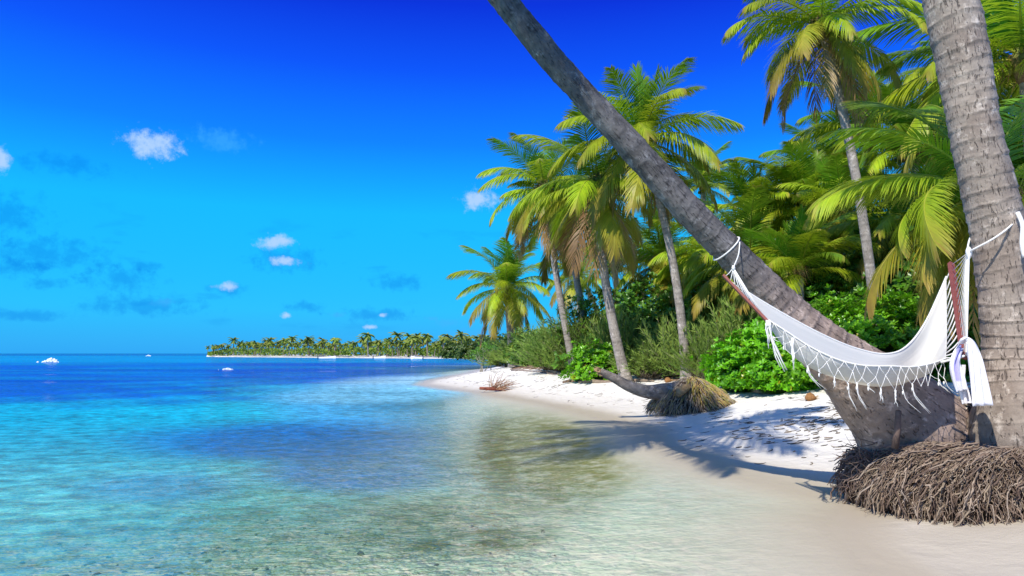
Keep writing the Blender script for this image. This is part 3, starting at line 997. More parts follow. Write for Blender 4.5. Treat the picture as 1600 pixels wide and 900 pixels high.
def feather_mesh(seed, nb=230, needle=0.17):
    """shrub of long wispy shoots, unit-sized (about 1 m radius and 1 m high)"""
    rnd = random.Random(seed)
    mf, mt = MB(), MB()
    for i in range(nb):
        a = rnd.uniform(0, 2 * PI)
        e = rnd.uniform(0.1, 1.45)
        d = Vector((math.cos(a) * math.cos(e), math.sin(a) * math.cos(e), math.sin(e)))
        L = rnd.uniform(0.6, 1.2)
        p = Vector((rnd.uniform(-.3, .3), rnd.uniform(-.3, .3), 0.02))
        pts = [p.copy()]
        for k in range(5):
            d = (d + Vector((rnd.gauss(0, .1), rnd.gauss(0, .1), 0.05))).normalized()
            p = p + d * L / 5
            pts.append(p.copy())
        if i % 2 == 0: mt.tube(pts, [0.012, 0.01, 0.008, 0.006, 0.005, 0.003], 3, (0.22, 0.18, 0.13))
        cb = lerp((0.12, 0.23, 0.04), (0.30, 0.44, 0.08), rnd.random())
        for k in range(34):
            s = rnd.uniform(0.35, 1)
            x = s * 5
            j = min(int(x), 4)
            q = pts[j].lerp(pts[j + 1], x - j)
            tg = (pts[j + 1] - pts[j]).normalized()
            nd = (tg * 0.9 + Vector((rnd.gauss(0, .5), rnd.gauss(0, .5), rnd.gauss(0.1, .4)))).normalized()
            wv_ = nd.orthogonal().normalized() * 0.011
            ln = needle * rnd.uniform(0.5, 1.1)
            mf.add([q - wv_, q + wv_, q + nd * ln], [(0, 1, 2)], lerp(cb, (0.3, 0.36, 0.1), rnd.random() * 0.3))
    return mf.mesh('foliage', M_NEEDLE, False), mt.mesh('branches', M_DEBRIS)
FEA = [feather_mesh(s) for s in (1, 2, 3)]
fl = [('wispy grey-green shrub at the left end of the shrub row by the water', 38, 822, 1.9, 1.7),
      ('wispy grey-green shrub behind the left end of the shrub row', 35, 868, 2.2, 2.3),
      ('olive feathery shrub left of the small bright bush', 30, 872, 2.0, 1.6),
      ('taller feathery shrub rising left behind the pale curved trunk', 29, 915, 2.0, 3.2),
      ('dark feathery shrub right behind the pale curved trunk', 26, 975, 1.7, 2.5),
      ('olive feathery shrub right of the foot of the pale curved trunk', 22.5, 1018, 1.35, 1.35),
      ('tall olive feathery shrub in front of the second curved trunk', 22.0, 1065, 1.5, 2.0),
      ('feathery shrub left of the low bright green bush', 20.5, 1112, 1.4, 1.7),
      ('low feathery shrub behind the small conical stump', 23.5, 1050, 1.5, 1.5),
      ('feathery shrub rising behind the low bright bush beside the leaning trunk', 21, 1160, 1.6, 2.4),
      ('thin feathery shrub below the far left palm', 42, 790, 1.6, 1.2)]
for i, (lb, D, px, sx_, sz_) in enumerate(fl):
    b = P(px, 560, D)
    root = empty('feathery_shrub', (b.x, D, gz(b.x, D)), lb, 'shrub', 'feathery shrubs behind the sand')
    a = i * 1.3
    link('foliage', FEA[i % 3][0], root, rot=(0, 0, a), scale=(sx_, sx_, sz_ * .85))
    link('branches', FEA[i % 3][1], root, rot=(0, 0, a), scale=(sx_, sx_, sz_ * .85))

# sparse twiggy sapling on the point
def sapling():
    rnd = random.Random(9)
    b = P(757, 560, 44)
    root = empty('sapling', (b.x, 44, gz(b.x, 44)), 'small bare-branched sapling with a few leaves at the tip of the beach', 'sapling')
    mt, ml = MB(), MB()
    def grow(p, d, L, r, lv):
        pts = [p.copy()]
        for k in range(4):
            d = (d + Vector((rnd.gauss(0, .18), rnd.gauss(0, .18), 0.08))).normalized()
            p = p + d * L / 4
            pts.append(p.copy())
        mt.tube(pts, [r, r * .9, r * .8, r * .7, r * .55], 4, (0.42, 0.38, 0.3))
        if lv:
            for k in range(3): grow(pts[rnd.randint(2, 4)], (d + Vector((rnd.gauss(0, .7), rnd.gauss(0, .7), rnd.gauss(.1, .3)))).normalized(), L * .65, r * .6, lv - 1)
        else:
            for k in range(7):
                q = pts[-1] + Vector((rnd.gauss(0, .1), rnd.gauss(0, .1), rnd.gauss(0, .1)))
                o = Vector((rnd.gauss(0, 1), rnd.gauss(0, 1), rnd.gauss(0.3, .6))).normalized()
                w_ = o.orthogonal().normalized() * 0.04
                ml.add([q, q + o * .08 - w_, q + o * .16, q + o * .08 + w_], [(0, 1, 2, 3)], (0.10, 0.32, 0.03))
    for k in range(5): grow(Vector((rnd.uniform(-.5, .5), rnd.uniform(-.3, .3), -.05)), Vector((rnd.gauss(0, .5), rnd.gauss(0, .3), 1)).normalized(), 0.85, 0.035, 3)
    link('stems', mt.mesh('stems', M_DEBRIS), root)
    link('leaves', ml.mesh('leaves', M_BUSH, False), root)
sapling()

# ------------------------------------------------------------------ foreground palms
def big_trunk(name, spl, n, sides, material, ring=0.115, amp=0.035, seed=0, tint=None, origin=None):
    """spl: list of (x, y, z, r)"""
    pp = spline(spl, n)
    pts = [Vector(q[:3]) - origin for q in pp]
    rad = [max(0.03, q[3]) for q in pp]
    mb = MB()
    Ls = [0]
    for i in range(1, n): Ls.append(Ls[-1] + (pts[i] - pts[i - 1]).length)
    def ph(L, a):
        q = L + 0.012 * math.sin(a + seed) + 0.014 * math.sin(2 * a + L * 3) + 0.02 * noise.noise(Vector((math.cos(a), math.sin(a), L * 2)))
        return (q / ring + 0.45 * math.sin(q * 4.7)) % 1.0
    def fn(i, L, a, r):
        f = ph(L, a)
        am = amp * min(1, max(0.2, (0.36 - r) / 0.09))
        saw = (1 - f) * am * 0.8 + (am * 0.6 if f < 0.12 else 0)
        return r * (1 + saw) + 0.012 * noise.noise(Vector((math.cos(a) * 2, math.sin(a) * 2, L * 5 + seed))) \
            + 0.02 * noise.noise(Vector((math.cos(a) * .8, math.sin(a) * .8, L * 1.1 + seed))) + 0.18 * max(0, r - 0.26) * noise.noise(Vector((math.cos(a) * 3, math.sin(a) * 3, L * 2)))
    mb.tube(pts, rad, sides, None, fn=fn)
    cols = []
    for i in range(n):
        for k in range(sides):
            a = 2 * PI * k / sides
            f = ph(Ls[i], a)
            am = amp * min(1, max(0.25, (0.36 - rad[i]) / 0.09))
            d = (1 - am * 7) if f < 0.09 else (1 + am * 4 if f < 0.2 else 1.0)
            d *= 1 + 0.18 * noise.noise(Vector((math.cos(a) * 1.2, math.sin(a) * 1.2, Ls[i] * 1.6 + seed * 3)))
            tn = tint(i / (n - 1)) if tint else (1, 1, 1)
            cols.append((d * tn[0], d * tn[1], d * tn[2]))
    mb.c = cols
    return mb.mesh(name, material), pts

def PR(px, py, D, r):
    p = P(px, py, D)
    return (p.x, p.y, p.z, r)

# leaning palm
lean_spl = [PR(1455, 755, 7.2, 0.58), PR(1436, 700, 7.15, 0.56), PR(1404, 648, 7.05, 0.50), PR(1343, 592, 6.92, 0.35), PR(1286, 541, 6.8, 0.245), PR(1225, 484, 6.7, 0.19),
            PR(1163, 418, 6.6, 0.16), PR(1120, 373, 6.55, 0.145), PR(1068, 320, 6.5, 0.135), PR(990, 232, 6.45, 0.128), PR(880, 111, 6.4, 0.12), PR(787, 0, 6.35, 0.113),
            PR(688, -130, 6.3, 0.11), PR(590, -290, 6.3, 0.11), PR(525, -450, 6.3, 0.11)]
LB = Vector((lean_spl[0][0], lean_spl[0][1], 0.0))
leanp = empty('palm_tree', LB, 'grey leaning palm trunk crossing the picture diagonally, hammock tied to it', 'palm tree')
def lt(s):
    f = min(1, max(0, (s - 0.32) / 0.12))
    return lerp((2.5, 2.0, 1.72), (1.0, 1.0, 1.02), f)
me, lpts = big_trunk('trunk', lean_spl, 420, 36, M_TRUNK_L, 0.13, 0.042, 3, lt, LB)
link('trunk', me, leanp)
crown(leanp, tuple(lpts[-1]), 3.5, [('spear', 1), ('up', 3), ('mid', 5), ('flat', 6), ('midg', 2)], 77, coco=3)

# right palm
RD = 6.45
right_spl = [PR(1640, 800, 6.55, 0.85), PR(1616, 705, 6.55, 0.68), PR(1603, 660, 6.5, 0.49), PR(1592, 605, 6.5, 0.335), PR(1584, 540, 6.5, 0.275), PR(1574, 450, 6.47, 0.255), PR(1553, 335, 6.45, 0.24),
             PR(1528, 222, 6.4, 0.235), PR(1509, 115, 6.4, 0.235), PR(1486, 0, 6.4, 0.245), PR(1468, -110, 6.4, 0.23), PR(1450, -330, 6.4, 0.2), PR(1440, -600, 6.4, 0.17)]
RB = Vector((right_spl[0][0], 6.5, 0.0))
right_spl = [(a, b, c, q * (0.92 if i > 3 else 1)) for i, (a, b, c, q) in enumerate(right_spl)]
rightp = empty('palm_tree', RB, 'thick upright ringed palm trunk at the right edge holding the hammock rope', 'palm tree')
me, rpts = big_trunk('trunk', right_spl, 460, 40, M_TRUNK, 0.125, 0.04, 5, None, RB)
link('trunk', me, rightp)
crown(rightp, tuple(rpts[-1]), 2.6, [('up', 5), ('mid', 6), ('flat', 4)], 79, coco=4)

def root_mass(parent, origin, cx, cy, z0, r0, rx, ry, zf, n, seed, a0=0, a1=2 * PI, thick=0.011, pals=None, top=1.0, bulge=0.55):
    """skirt of many separate hanging roots around a soil core"""
    rnd = random.Random(seed)
    mb = MB()
    pals = pals or [(0.30, 0.23, 0.18), (0.20, 0.15, 0.12), (0.40, 0.33, 0.26), (0.14, 0.10, 0.08), (0.34, 0.27, 0.2)]
    for i in range(n):
        a = rnd.uniform(a0, a1)
        o = Vector((math.cos(a), math.sin(a), 0))
        s0 = rnd.random()
        rad_end = rnd.uniform(0.82, 1.05) * (1 + 0.10 * noise.noise(Vector((o.x * 3, o.y * 3, seed))) + 0.06 * noise.noise(Vector((o.x * 11, o.y * 11, seed))))
        lump = (1 + 0.16 * noise.noise(Vector((o.x * 4, o.y * 4, seed + 5)))) * (1 + 0.28 * max(0, o.x + .45))
        ex, ey = o.x * rx * rad_end, o.y * ry * rad_end
        # point on the dome profile: from the collar out and down
        def prof(s):
            k = math.sin(min(1, s) * PI / 2) ** bulge
            zz = z0 * top * math.cos(min(1, s) * PI / 2) ** 0.9 * (lump if s > .1 else 1)
            x = o.x * r0 * (1 - k) + ex * k
            y = o.y * r0 * (1 - k) + ey * k
            return Vector((cx + x, cy + y, zf(cx + x, cy + y) + zz))
        st = rnd.uniform(-0.02, 0.86)
        ln = rnd.uniform(0.06, 0.22)
        pts = []
        off = Vector((rnd.gauss(0, .02), rnd.gauss(0, .02), rnd.gauss(0, .015)))
        lift = rnd.uniform(-0.01, 0.07)
        tw = rnd.gauss(0, 0.06)
        for k in range(5):
            s = max(0, st + ln * k / 4)
            p = prof(s)
            tdir = Vector((-o.y, o.x, 0))
            p = p + off + o * lift * (k / 4) + tdir * tw * k / 4 + Vector((rnd.gauss(0, .008), rnd.gauss(0, .008), rnd.gauss(0, .008)))
            pts.append(p - origin)
        r = thick * rnd.choice((0.45, 0.6, 0.8, 1.0, 1.25, 1.9))
        if rnd.random() < .06: pts = [q + (q - pts[0]) * .6 + o * .03 for q in pts]
        c = rnd.choice(pals)
        mb.tube(pts, [r, r, r * .9, r * .8, r * .4], 3, c, cap=False)
    o_ = link('root_mass', mb.mesh('root_mass', M_ROOT), parent)
    o_['kind'] = 'stuff'
    # soil core
    mc = MB()
    nu, nv_ = 36, 12
    vs = []
    for j in range(nv_ + 1):
        s = j / nv_
        k = math.sin(s * PI / 2) ** bulge
        for i in range(nu):
            a = 2 * PI * i / nu
            x = math.cos(a) * (r0 * (1 - k) + rx * 0.93 * k)
            y = math.sin(a) * (r0 * (1 - k) + ry * 0.93 * k)
            zz = z0 * top * math.cos(s * PI / 2) ** 0.9
            q = 0.05 * noise.noise(Vector((x * 3, y * 3, zz * 3)))
            vs.append(Vector((cx + x * (1 + q), cy + y * (1 + q), zf(cx + x, cy + y) + zz - 0.03)) - origin)
    fs = []
    for j in range(nv_):
        for i in range(nu):
            fs.append((j * nu + i, (j + 1) * nu + i, (j + 1) * nu + (i + 1) % nu, j * nu + (i + 1) % nu))
    mc.add(vs, fs, (0.055, 0.038, 0.028))
    link('root_core', mc.mesh('root_core', M_SOIL), parent)

zf0 = lambda x, y: 0.0
# right palm's root skirt
root_mass(rightp, RB, 4.78, 6.55, 0.64, 0.50, 1.38, 0.93, zf0, 19000, 21, bulge=0.6, thick=0.0052, pals=[(0.27, 0.2, 0.15), (0.19, 0.135, 0.10), (0.36, 0.285, 0.22), (0.13, 0.09, 0.07), (0.31, 0.24, 0.17)])
# leaning palm's roots, at the left foot
root_mass(leanp, LB, 4.02, 6.98, 0.50, 0.42, 0.66, 0.66, zf0, 3600, 22, bulge=0.8, thick=0.006, pals=[(0.20, 0.14, 0.11), (0.14, 0.10, 0.085), (0.27, 0.2, 0.15)])
# a bark chip bank between the two trunks
def chips():
    rnd = random.Random(5)
    mb = MB()
    for i in range(1500):
        u, v = rnd.random(), rnd.random()
        p = P(1420 + 115 * u + 30 * v, 690 - 85 * u - 10 * v, 6.85 + 0.35 * v) + Vector((rnd.gauss(0, .05), rnd.gauss(0, .05), rnd.gauss(0, .025)))
        a = Vector((rnd.gauss(0, 1), rnd.gauss(0, 1), rnd.gauss(0, .5))).normalized() * rnd.uniform(.015, .04)
        b = a.orthogonal().normalized() * rnd.uniform(.006, .014)
        c = rnd.choice([(0.45, 0.40, 0.34), (0.3, 0.25, 0.2), (0.55, 0.5, 0.44), (0.18, 0.14, 0.11)])
        q = p - LB
        mb.add([q - a - b, q + a - b, q + a + b, q - a + b], [(0, 1, 2, 3)], c)
    o = link('bark_chips', mb.mesh('bark_chips', M_DEBRIS, False), leanp)
    o['kind'] = 'stuff'
chips()
def twigs():
    rnd = random.Random(15)
    mb = MB()
    for i in range(26):
        p = P(rnd.uniform(1345, 1372), rnd.uniform(690, 765), 6.75) - LB
        d = Vector((-1, rnd.gauss(-.2, .4), rnd.gauss(0.25, .5))).normalized()
        pts = [p.copy()]
        L = rnd.uniform(.12, .38)
        for k in range(5):
            d = (d + Vector((rnd.gauss(0, .2), rnd.gauss(0, .2), rnd.gauss(.03, .2)))).normalized()
            p = p + d * L / 5
            pts.append(p.copy())
        mb.tube(pts, [.006, .005, .004, .003, .002, .001], 3, (0.16, 0.12, 0.10), cap=False)
    o = link('thin_roots', mb.mesh('thin_roots', M_ROOT), leanp)
    o['kind'] = 'stuff'
    mb = MB()
    a, b = P(1398, 700, 6.5) - LB, P(1404, 642, 6.42) - LB
    mb.tube([a, a.lerp(b, .5) + Vector((.01, 0, 0)), b], [.034, .03, .026], 8, (0.17, 0.12, 0.10))
    link('snag', mb.mesh('snag', M_ROOT), leanp)
twigs()

# ------------------------------------------------------------------ hammock
HO = Vector((4.0, 6.5, 1.4))
ham = empty('hammock', HO, 'white cotton hammock with knotted net fringe slung between the leaning and upright palms', 'hammock')
def curve3(rows, n):
    return [Vector(q) for q in spline([tuple(P(*r)) for r in rows], n)]
NSX, NTX = 90, 22
Fr = curve3([(1158, 450, 6.3), (1195, 473, 6.28), (1240, 499, 6.28), (1290, 525, 6.3), (1340, 545, 6.35), (1385, 553, 6.42), (1418, 540, 6.55), (1448, 500, 6.78), (1479, 432, 7.0)], NSX)
Nr = curve3([(1196, 497, 6.15), (1225, 515, 6.08), (1265, 541, 6.02), (1310, 562, 5.97), (1350, 571, 5.97), (1392, 572, 6.0), (1425, 573, 6.05), (1455, 568, 6.1), (1478, 560, 6.15)], NSX)
Br = curve3([(1190, 490, 6.25), (1222, 535, 6.2), (1255, 565, 6.18), (1297, 585, 6.18), (1345, 598, 6.2), (1385, 602, 6.25), (1420, 593, 6.45), (1452, 572, 6.5), (1480, 520, 6.6)], NSX)
mb = MB()
vs, us_, fs = [], [], []
for i in range(NSX):
    f, nn, b = Fr[i], Nr[i], Br[i]
    c = b * 2 - (f + nn) * 0.5
    for j in range(NTX):
        s = j / (NTX - 1)
        p = f * (1 - s) ** 2 + c * 2 * s * (1 - s) + nn * s * s
        wr = 0.007 * math.sin(j * 1.45 + i * 0.025) + 0.004 * math.sin(j * 3.1 - i * .04) + 0.016 * noise.noise(Vector((i * .07, j * .55, 0)))
        p = p + Vector((0, 0, wr * max(0.0, math.sin(PI * s)) ** .5))
        vs.append(p - HO); us_.append((i / NSX, j / NTX))
for i in range(NSX - 1):
    for j in range(NTX - 1):
        fs.append((i * NTX + j, (i + 1) * NTX + j, (i + 1) * NTX + j + 1, i * NTX + j + 1))
mb.add(vs, fs, (0.85, 0.84, 0.82), us_)
clo = link('cloth', mb.mesh('cloth', M_CLOTH), ham)
so_ = clo.modifiers.new('thickness', 'SOLIDIFY'); so_.thickness = 0.004
WH = (0.82, 0.80, 0.76)
def rope(pts, r, parent=ham, c=WH, name='cord', org=None, n=None, sides=6):
    org = HO if org is None else org
    if n: pts = [Vector(q) for q in spline([tuple(p) for p in pts], n)]
    m_ = MB(); m_.tube([Vector(p) - org for p in pts], r, sides, c)
    return link(name, m_.mesh(name, M_ROPE), parent)
rope(Nr, 0.007, name='hem'); rope(Fr, 0.009, name='hem')
# net fringe hanging from the near hem, in front of the belly
mb = MB()
rnd = random.Random(3)
K = 17
def hemp(x):
    x = max(0, min(NSX - 1.001, x * (NSX - 1)))
    k = int(x)
    return Nr[k].lerp(Nr[k + 1], x - k)
rows = 2
net = []
for r_ in range(rows + 1):
    row = []
    for k in range(K + 1):
        x = (k + (0.5 if r_ % 2 else 0)) / (K + 0.5) * 0.97 + 0.01
        p = hemp(x)
        drop = (0.085 * r_) * (1 + 0.12 * math.sin(k * 1.7 + r_))
        row.append(p + Vector((rnd.gauss(0, .014 if r_ else .003), -0.012 - 0.012 * r_ + rnd.gauss(0, .004), -drop * rnd.uniform(.8, 1.2))))
    net.append(row)
for r_ in range(rows):
    for k in range(K + 1):
        nb_ = (k, k - 1) if r_ % 2 == 0 else (k, k + 1)
        for q in nb_:
            if 0 <= q <= K:
                a, b = net[r_][k], net[r_ + 1][q]
                mid_ = a.lerp(b, .5) + Vector((0, 0, -0.007))
                mb.tube([a - HO, mid_ - HO, b - HO], [.0028, .0023, .0028], 5, WH)
for r_ in range(1, rows + 1):
    for p in net[r_]:
        q = p - HO
        mb.tube([q + Vector((0, 0, .008)), q, q + Vector((0, 0, -.008))], [.0025, .005, .0025], 5, WH)
o = link('net_fringe', mb.mesh('net_fringe', M_ROPE), ham)
def tassel(p, L, sw, thick=0.011, strands=5):
    m_ = MB()
    for s in range(strands):
        pts = []
        q = p + Vector((rnd.gauss(0, .004), rnd.gauss(0, .004), 0))
        dx, dy = rnd.gauss(sw, .03), rnd.gauss(0, .03)
        LL = L * rnd.uniform(.75, 1.1)
        for k in range(6):
            f = k / 5
            pts.append(q + Vector((dx * f * f * LL * 3, dy * f * LL, -LL * f)) + Vector((0.006 * math.sin(9 * f + s), 0, 0)) - HO)
        m_.tube(pts, [thick * .5, thick * .55, thick * .5, thick * .45, thick * .4, thick * .3], 5, WH)
    q = p - HO
    m_.tube([q + Vector((0, 0, -.03)), q + Vector((0, 0, -.045)), q + Vector((0, 0, -.06))], [thick * 1.1, thick * 1.3, thick * 1.0], 6, WH)
    link('tassel', m_.mesh('tassel', M_ROPE), ham)
for k in range(1, K + 1):
    if rnd.random() < 0.85: tassel(net[rows][k], rnd.choice((.05, .08, .12, .17, .24)) * rnd.uniform(.8, 1.2), rnd.uniform(0.0, 0.3), 0.006, rnd.choice((1, 2, 3)))
tassel(P(1202, 500, 6.08), 0.42, 0.09, 0.014, 5)
tassel(P(1198, 500, 6.09), 0.25, 0.05, 0.012, 4)
tassel(P(1238, 528, 6.03), 0.26, 0.02, 0.013, 4)
# spreader bars
def bar(a, b, w_, h_, name='spreader_bar'):
    a, b = a - HO, b - HO
    t_ = (b - a).normalized()
    s1_ = t_.cross(Vector((0, 1, 0))).normalized() * w_
    s2_ = t_.cross(s1_).normalized() * h_
    m_ = MB()
    vs = []
    e = 0.12
    for q in (a, a + t_ * 0.008, b - t_ * 0.008, b):
        k = 1.0 if q is not a and q is not b else 0.8
        for x, y in ((-1, -1), (1, -1), (1, 1), (-1, 1)):
            vs.append(q + s1_ * x * k + s2_ * y * k)
    fs = [(3, 2, 1, 0), (12, 13, 14, 15)]
    for r_ in range(3):
        for k in range(4): fs.append((r_ * 4 + k, r_ * 4 + (k + 1) % 4, r_ * 4 + 4 + (k + 1) % 4, r_ * 4 + 4 + k))
    m_.add(vs, fs, (0.26, 0.075, 0.055))
    link(name, m_.mesh(name, M_WOOD, False), ham)
BT, BBm = P(1486, 411, 7.0), P(1507, 560, 6.1)
bar(BT, BBm, 0.026, 0.018)
LT, LBt = P(1130, 430, 6.36), P(1203, 506, 6.12)
bar(LT, LBt, 0.011, 0.02)
KN = P(1514, 394, 6.35)
KL = P(1146, 418, 6.32)
for k in range(13):
    f = (k + .3) / 12.6
    q = BT.lerp(BBm, f)
    sag = Vector((0, 0, -0.03 * math.sin(PI * f)))
    rope([KN, KN.lerp(q, .5) + sag, q], 0.0035, name='cord')
    i = int(f * (NTX - 1))
    e = Vector(vs_ := (0, 0, 0))
    s = f
    c = Br[-1] * 2 - (Fr[-1] + Nr[-1]) * .5
    e = Fr[-1] * (1 - s) ** 2 + c * 2 * s * (1 - s) + Nr[-1] * s * s
    rope([q, q.lerp(e, .5) + Vector((0, 0, -0.012)), e], 0.006, name='cord')
for k in range(9):
    f = (k + .3) / 8.6
    q = LT.lerp(LBt, f)
    rope([KL, KL.lerp(q, .5) + Vector((0, 0, -.01)), q], 0.004, name='cord')
    s = f
    c = Br[0] * 2 - (Fr[0] + Nr[0]) * .5
    e = Fr[0] * (1 - s) ** 2 + c * 2 * s * (1 - s) + Nr[0] * s * s
    rope([q, e], 0.005, name='cord')
rope([KN, P(1512, 470, 6.2), P(1510, 556, 6.08)], 0.009, name='cord', n=14)
rope([P(1470, 566, 6.1), P(1495, 560, 6.06), P(1507, 556, 6.05)], 0.011, name='cord', n=8)
# tie ropes round the trunks
def loop(spl, i0, r_extra, tilt, org=HO, sides=24, thick=0.009, name='tie_rope'):
    q = spl[i0]; nx = spl[i0 + 1]
    c = Vector(q[:3]); t_ = (Vector(nx[:3]) - c).normalized()
    a = t_.cross(Vector((0, 1, 0))).normalized(); b = t_.cross(a)
    pts = []
    for k in range(sides + 1):
        an = 2 * PI * k / sides
        pts.append(c + (a * math.cos(an) + b * math.sin(an)) * (q[3] + r_extra) + t_ * tilt * math.cos(an))
    return rope(pts, thick, name=name)
ls = spline(lean_spl, 420); rs = spline(right_spl, 460)
def near_idx(sp_, py, D):
    best, bi = 1e9, 0
    for i, q in enumerate(sp_):
        z = P(800, py, q[1]).z
        if abs(q[2] - z) < best: best, bi = abs(q[2] - z), i
    return bi
li_ = near_idx(ls, 388, 6.5)
loop(ls, li_, 0.008, 0.0, thick=0.008)
rope([P(1156, 378, 6.42), P(1154, 398, 6.36), KL], 0.006, name='tie_rope', n=8)
ri_ = near_idx(rs, 360, 6.4)
rope([KN, P(1524, 388, 6.27), P(1552, 373, 6.19), P(1578, 354, 6.22), P(1596, 334, 6.36), P(1596, 326, 6.6), P(1560, 335, 6.74), P(1522, 362, 6.62), P(1512, 388, 6.42), KN], 0.009, name='tie_rope', n=44)
rope([P(1590, 332, 6.18), P(1598, 352, 6.14), P(1597, 380, 6.13), P(1601, 402, 6.13)], 0.02, name='tie_rope', n=12)
m_ = MB(); q = KN - HO
m_.tube([q + Vector((0, 0, .05)), q + Vector((0, 0, .02)), q, q + Vector((0, 0, -.03)), q + Vector((0, 0, -.06))], [.012, .026, .028, .024, .012], 8, WH)
link('knot', m_.mesh('knot', M_ROPE), ham)
m_ = MB(); q = KL - HO
m_.tube([q + Vector((0, 0, .02)), q, q + Vector((0.005, 0, -.03))], [.01, .018, .012], 8, WH)
link('knot', m_.mesh('knot', M_ROPE), ham)

# beach wrap thrown over the lower end of the bar
def scarf():
    org = P(1510, 545, 6.0)
    root = empty('beach_scarf', org, 'white and lilac scarf looped over the lower end of the hammock bar', 'scarf')
    def strip(mid, widths, col, nm, dpt=0.0):
        n = 30
        A = spline([tuple(P(*q)) for q in mid], n)
        Wd = spline([(w_,) for w_ in widths], n)
        m2 = MB(); vs = []; fs = []; cs = []
        for i in range(n):
            c = Vector(A[i]); w_ = Wd[i][0]
            tdir = (Vector(A[min(i + 1, n - 1)]) - Vector(A[max(i - 1, 0)])).normalized()
            sd_ = tdir.cross(Vector((0, 1, 0))).normalized()
            for k in range(7):
                x = (k / 6 - .5)
                vs.append(c + sd_ * x * w_ + Vector((0, 0.02 * math.sin(x * 14 + i * .15) + dpt, 0)) - org)
                cs.append(col(i / (n - 1), x))
        for i in range(n - 1):
            for k in range(6): fs.append((i * 7 + k, i * 7 + 7 + k, i * 7 + 8 + k, i * 7 + 1 + k))
        m2.add(vs, fs, cs)
        o = link(nm, m2.mesh(nm, M_ROPE), root)
        md = o.modifiers.new('thickness', 'SOLIDIFY'); md.thickness = 0.004
    white = lambda s, x: (0.82, 0.80, 0.84)
    lil = lambda s, x: lerp((0.42, 0.38, 0.75), (0.80, 0.78, 0.84), min(1, max(0, 4 * abs(x + 0.05) - 0.4 + (1.5 if s > .8 else 0))))
    strip([(1502, 541, 6.12), (1497, 553, 6.0), (1494, 570, 5.97), (1497, 590, 5.97), (1502, 611, 5.98)], [0.06, 0.08, 0.09, 0.10, 0.09], lil, 'lilac_tail')
    strip([(1499, 538, 6.05), (1508, 531, 5.97), (1518, 538, 5.95), (1523, 560, 5.94), (1527, 590, 5.94), (1533, 634, 5.93)], [0.05, 0.06, 0.08, 0.11, 0.13, 0.17], white, 'white_tail', -0.012)
    strip([(1506, 570, 6.02), (1507, 600, 6.02), (1512, 631, 6.02)], [0.05, 0.07, 0.075], white, 'short_tail', 0.02)
scarf()

# ------------------------------------------------------------------ things on the sand
def ground_hit(px, py):
    for i in range(30, 700):
        D = i * 0.1
        p = P(px, py, D)
        if p.z <= max(0, gz(p.x, p.y)): return Vector((p.x, p.y, gz(p.x, p.y)))
    p = P(px, py, 60)
    return Vector((p.x, 60, gz(p.x, 60)))

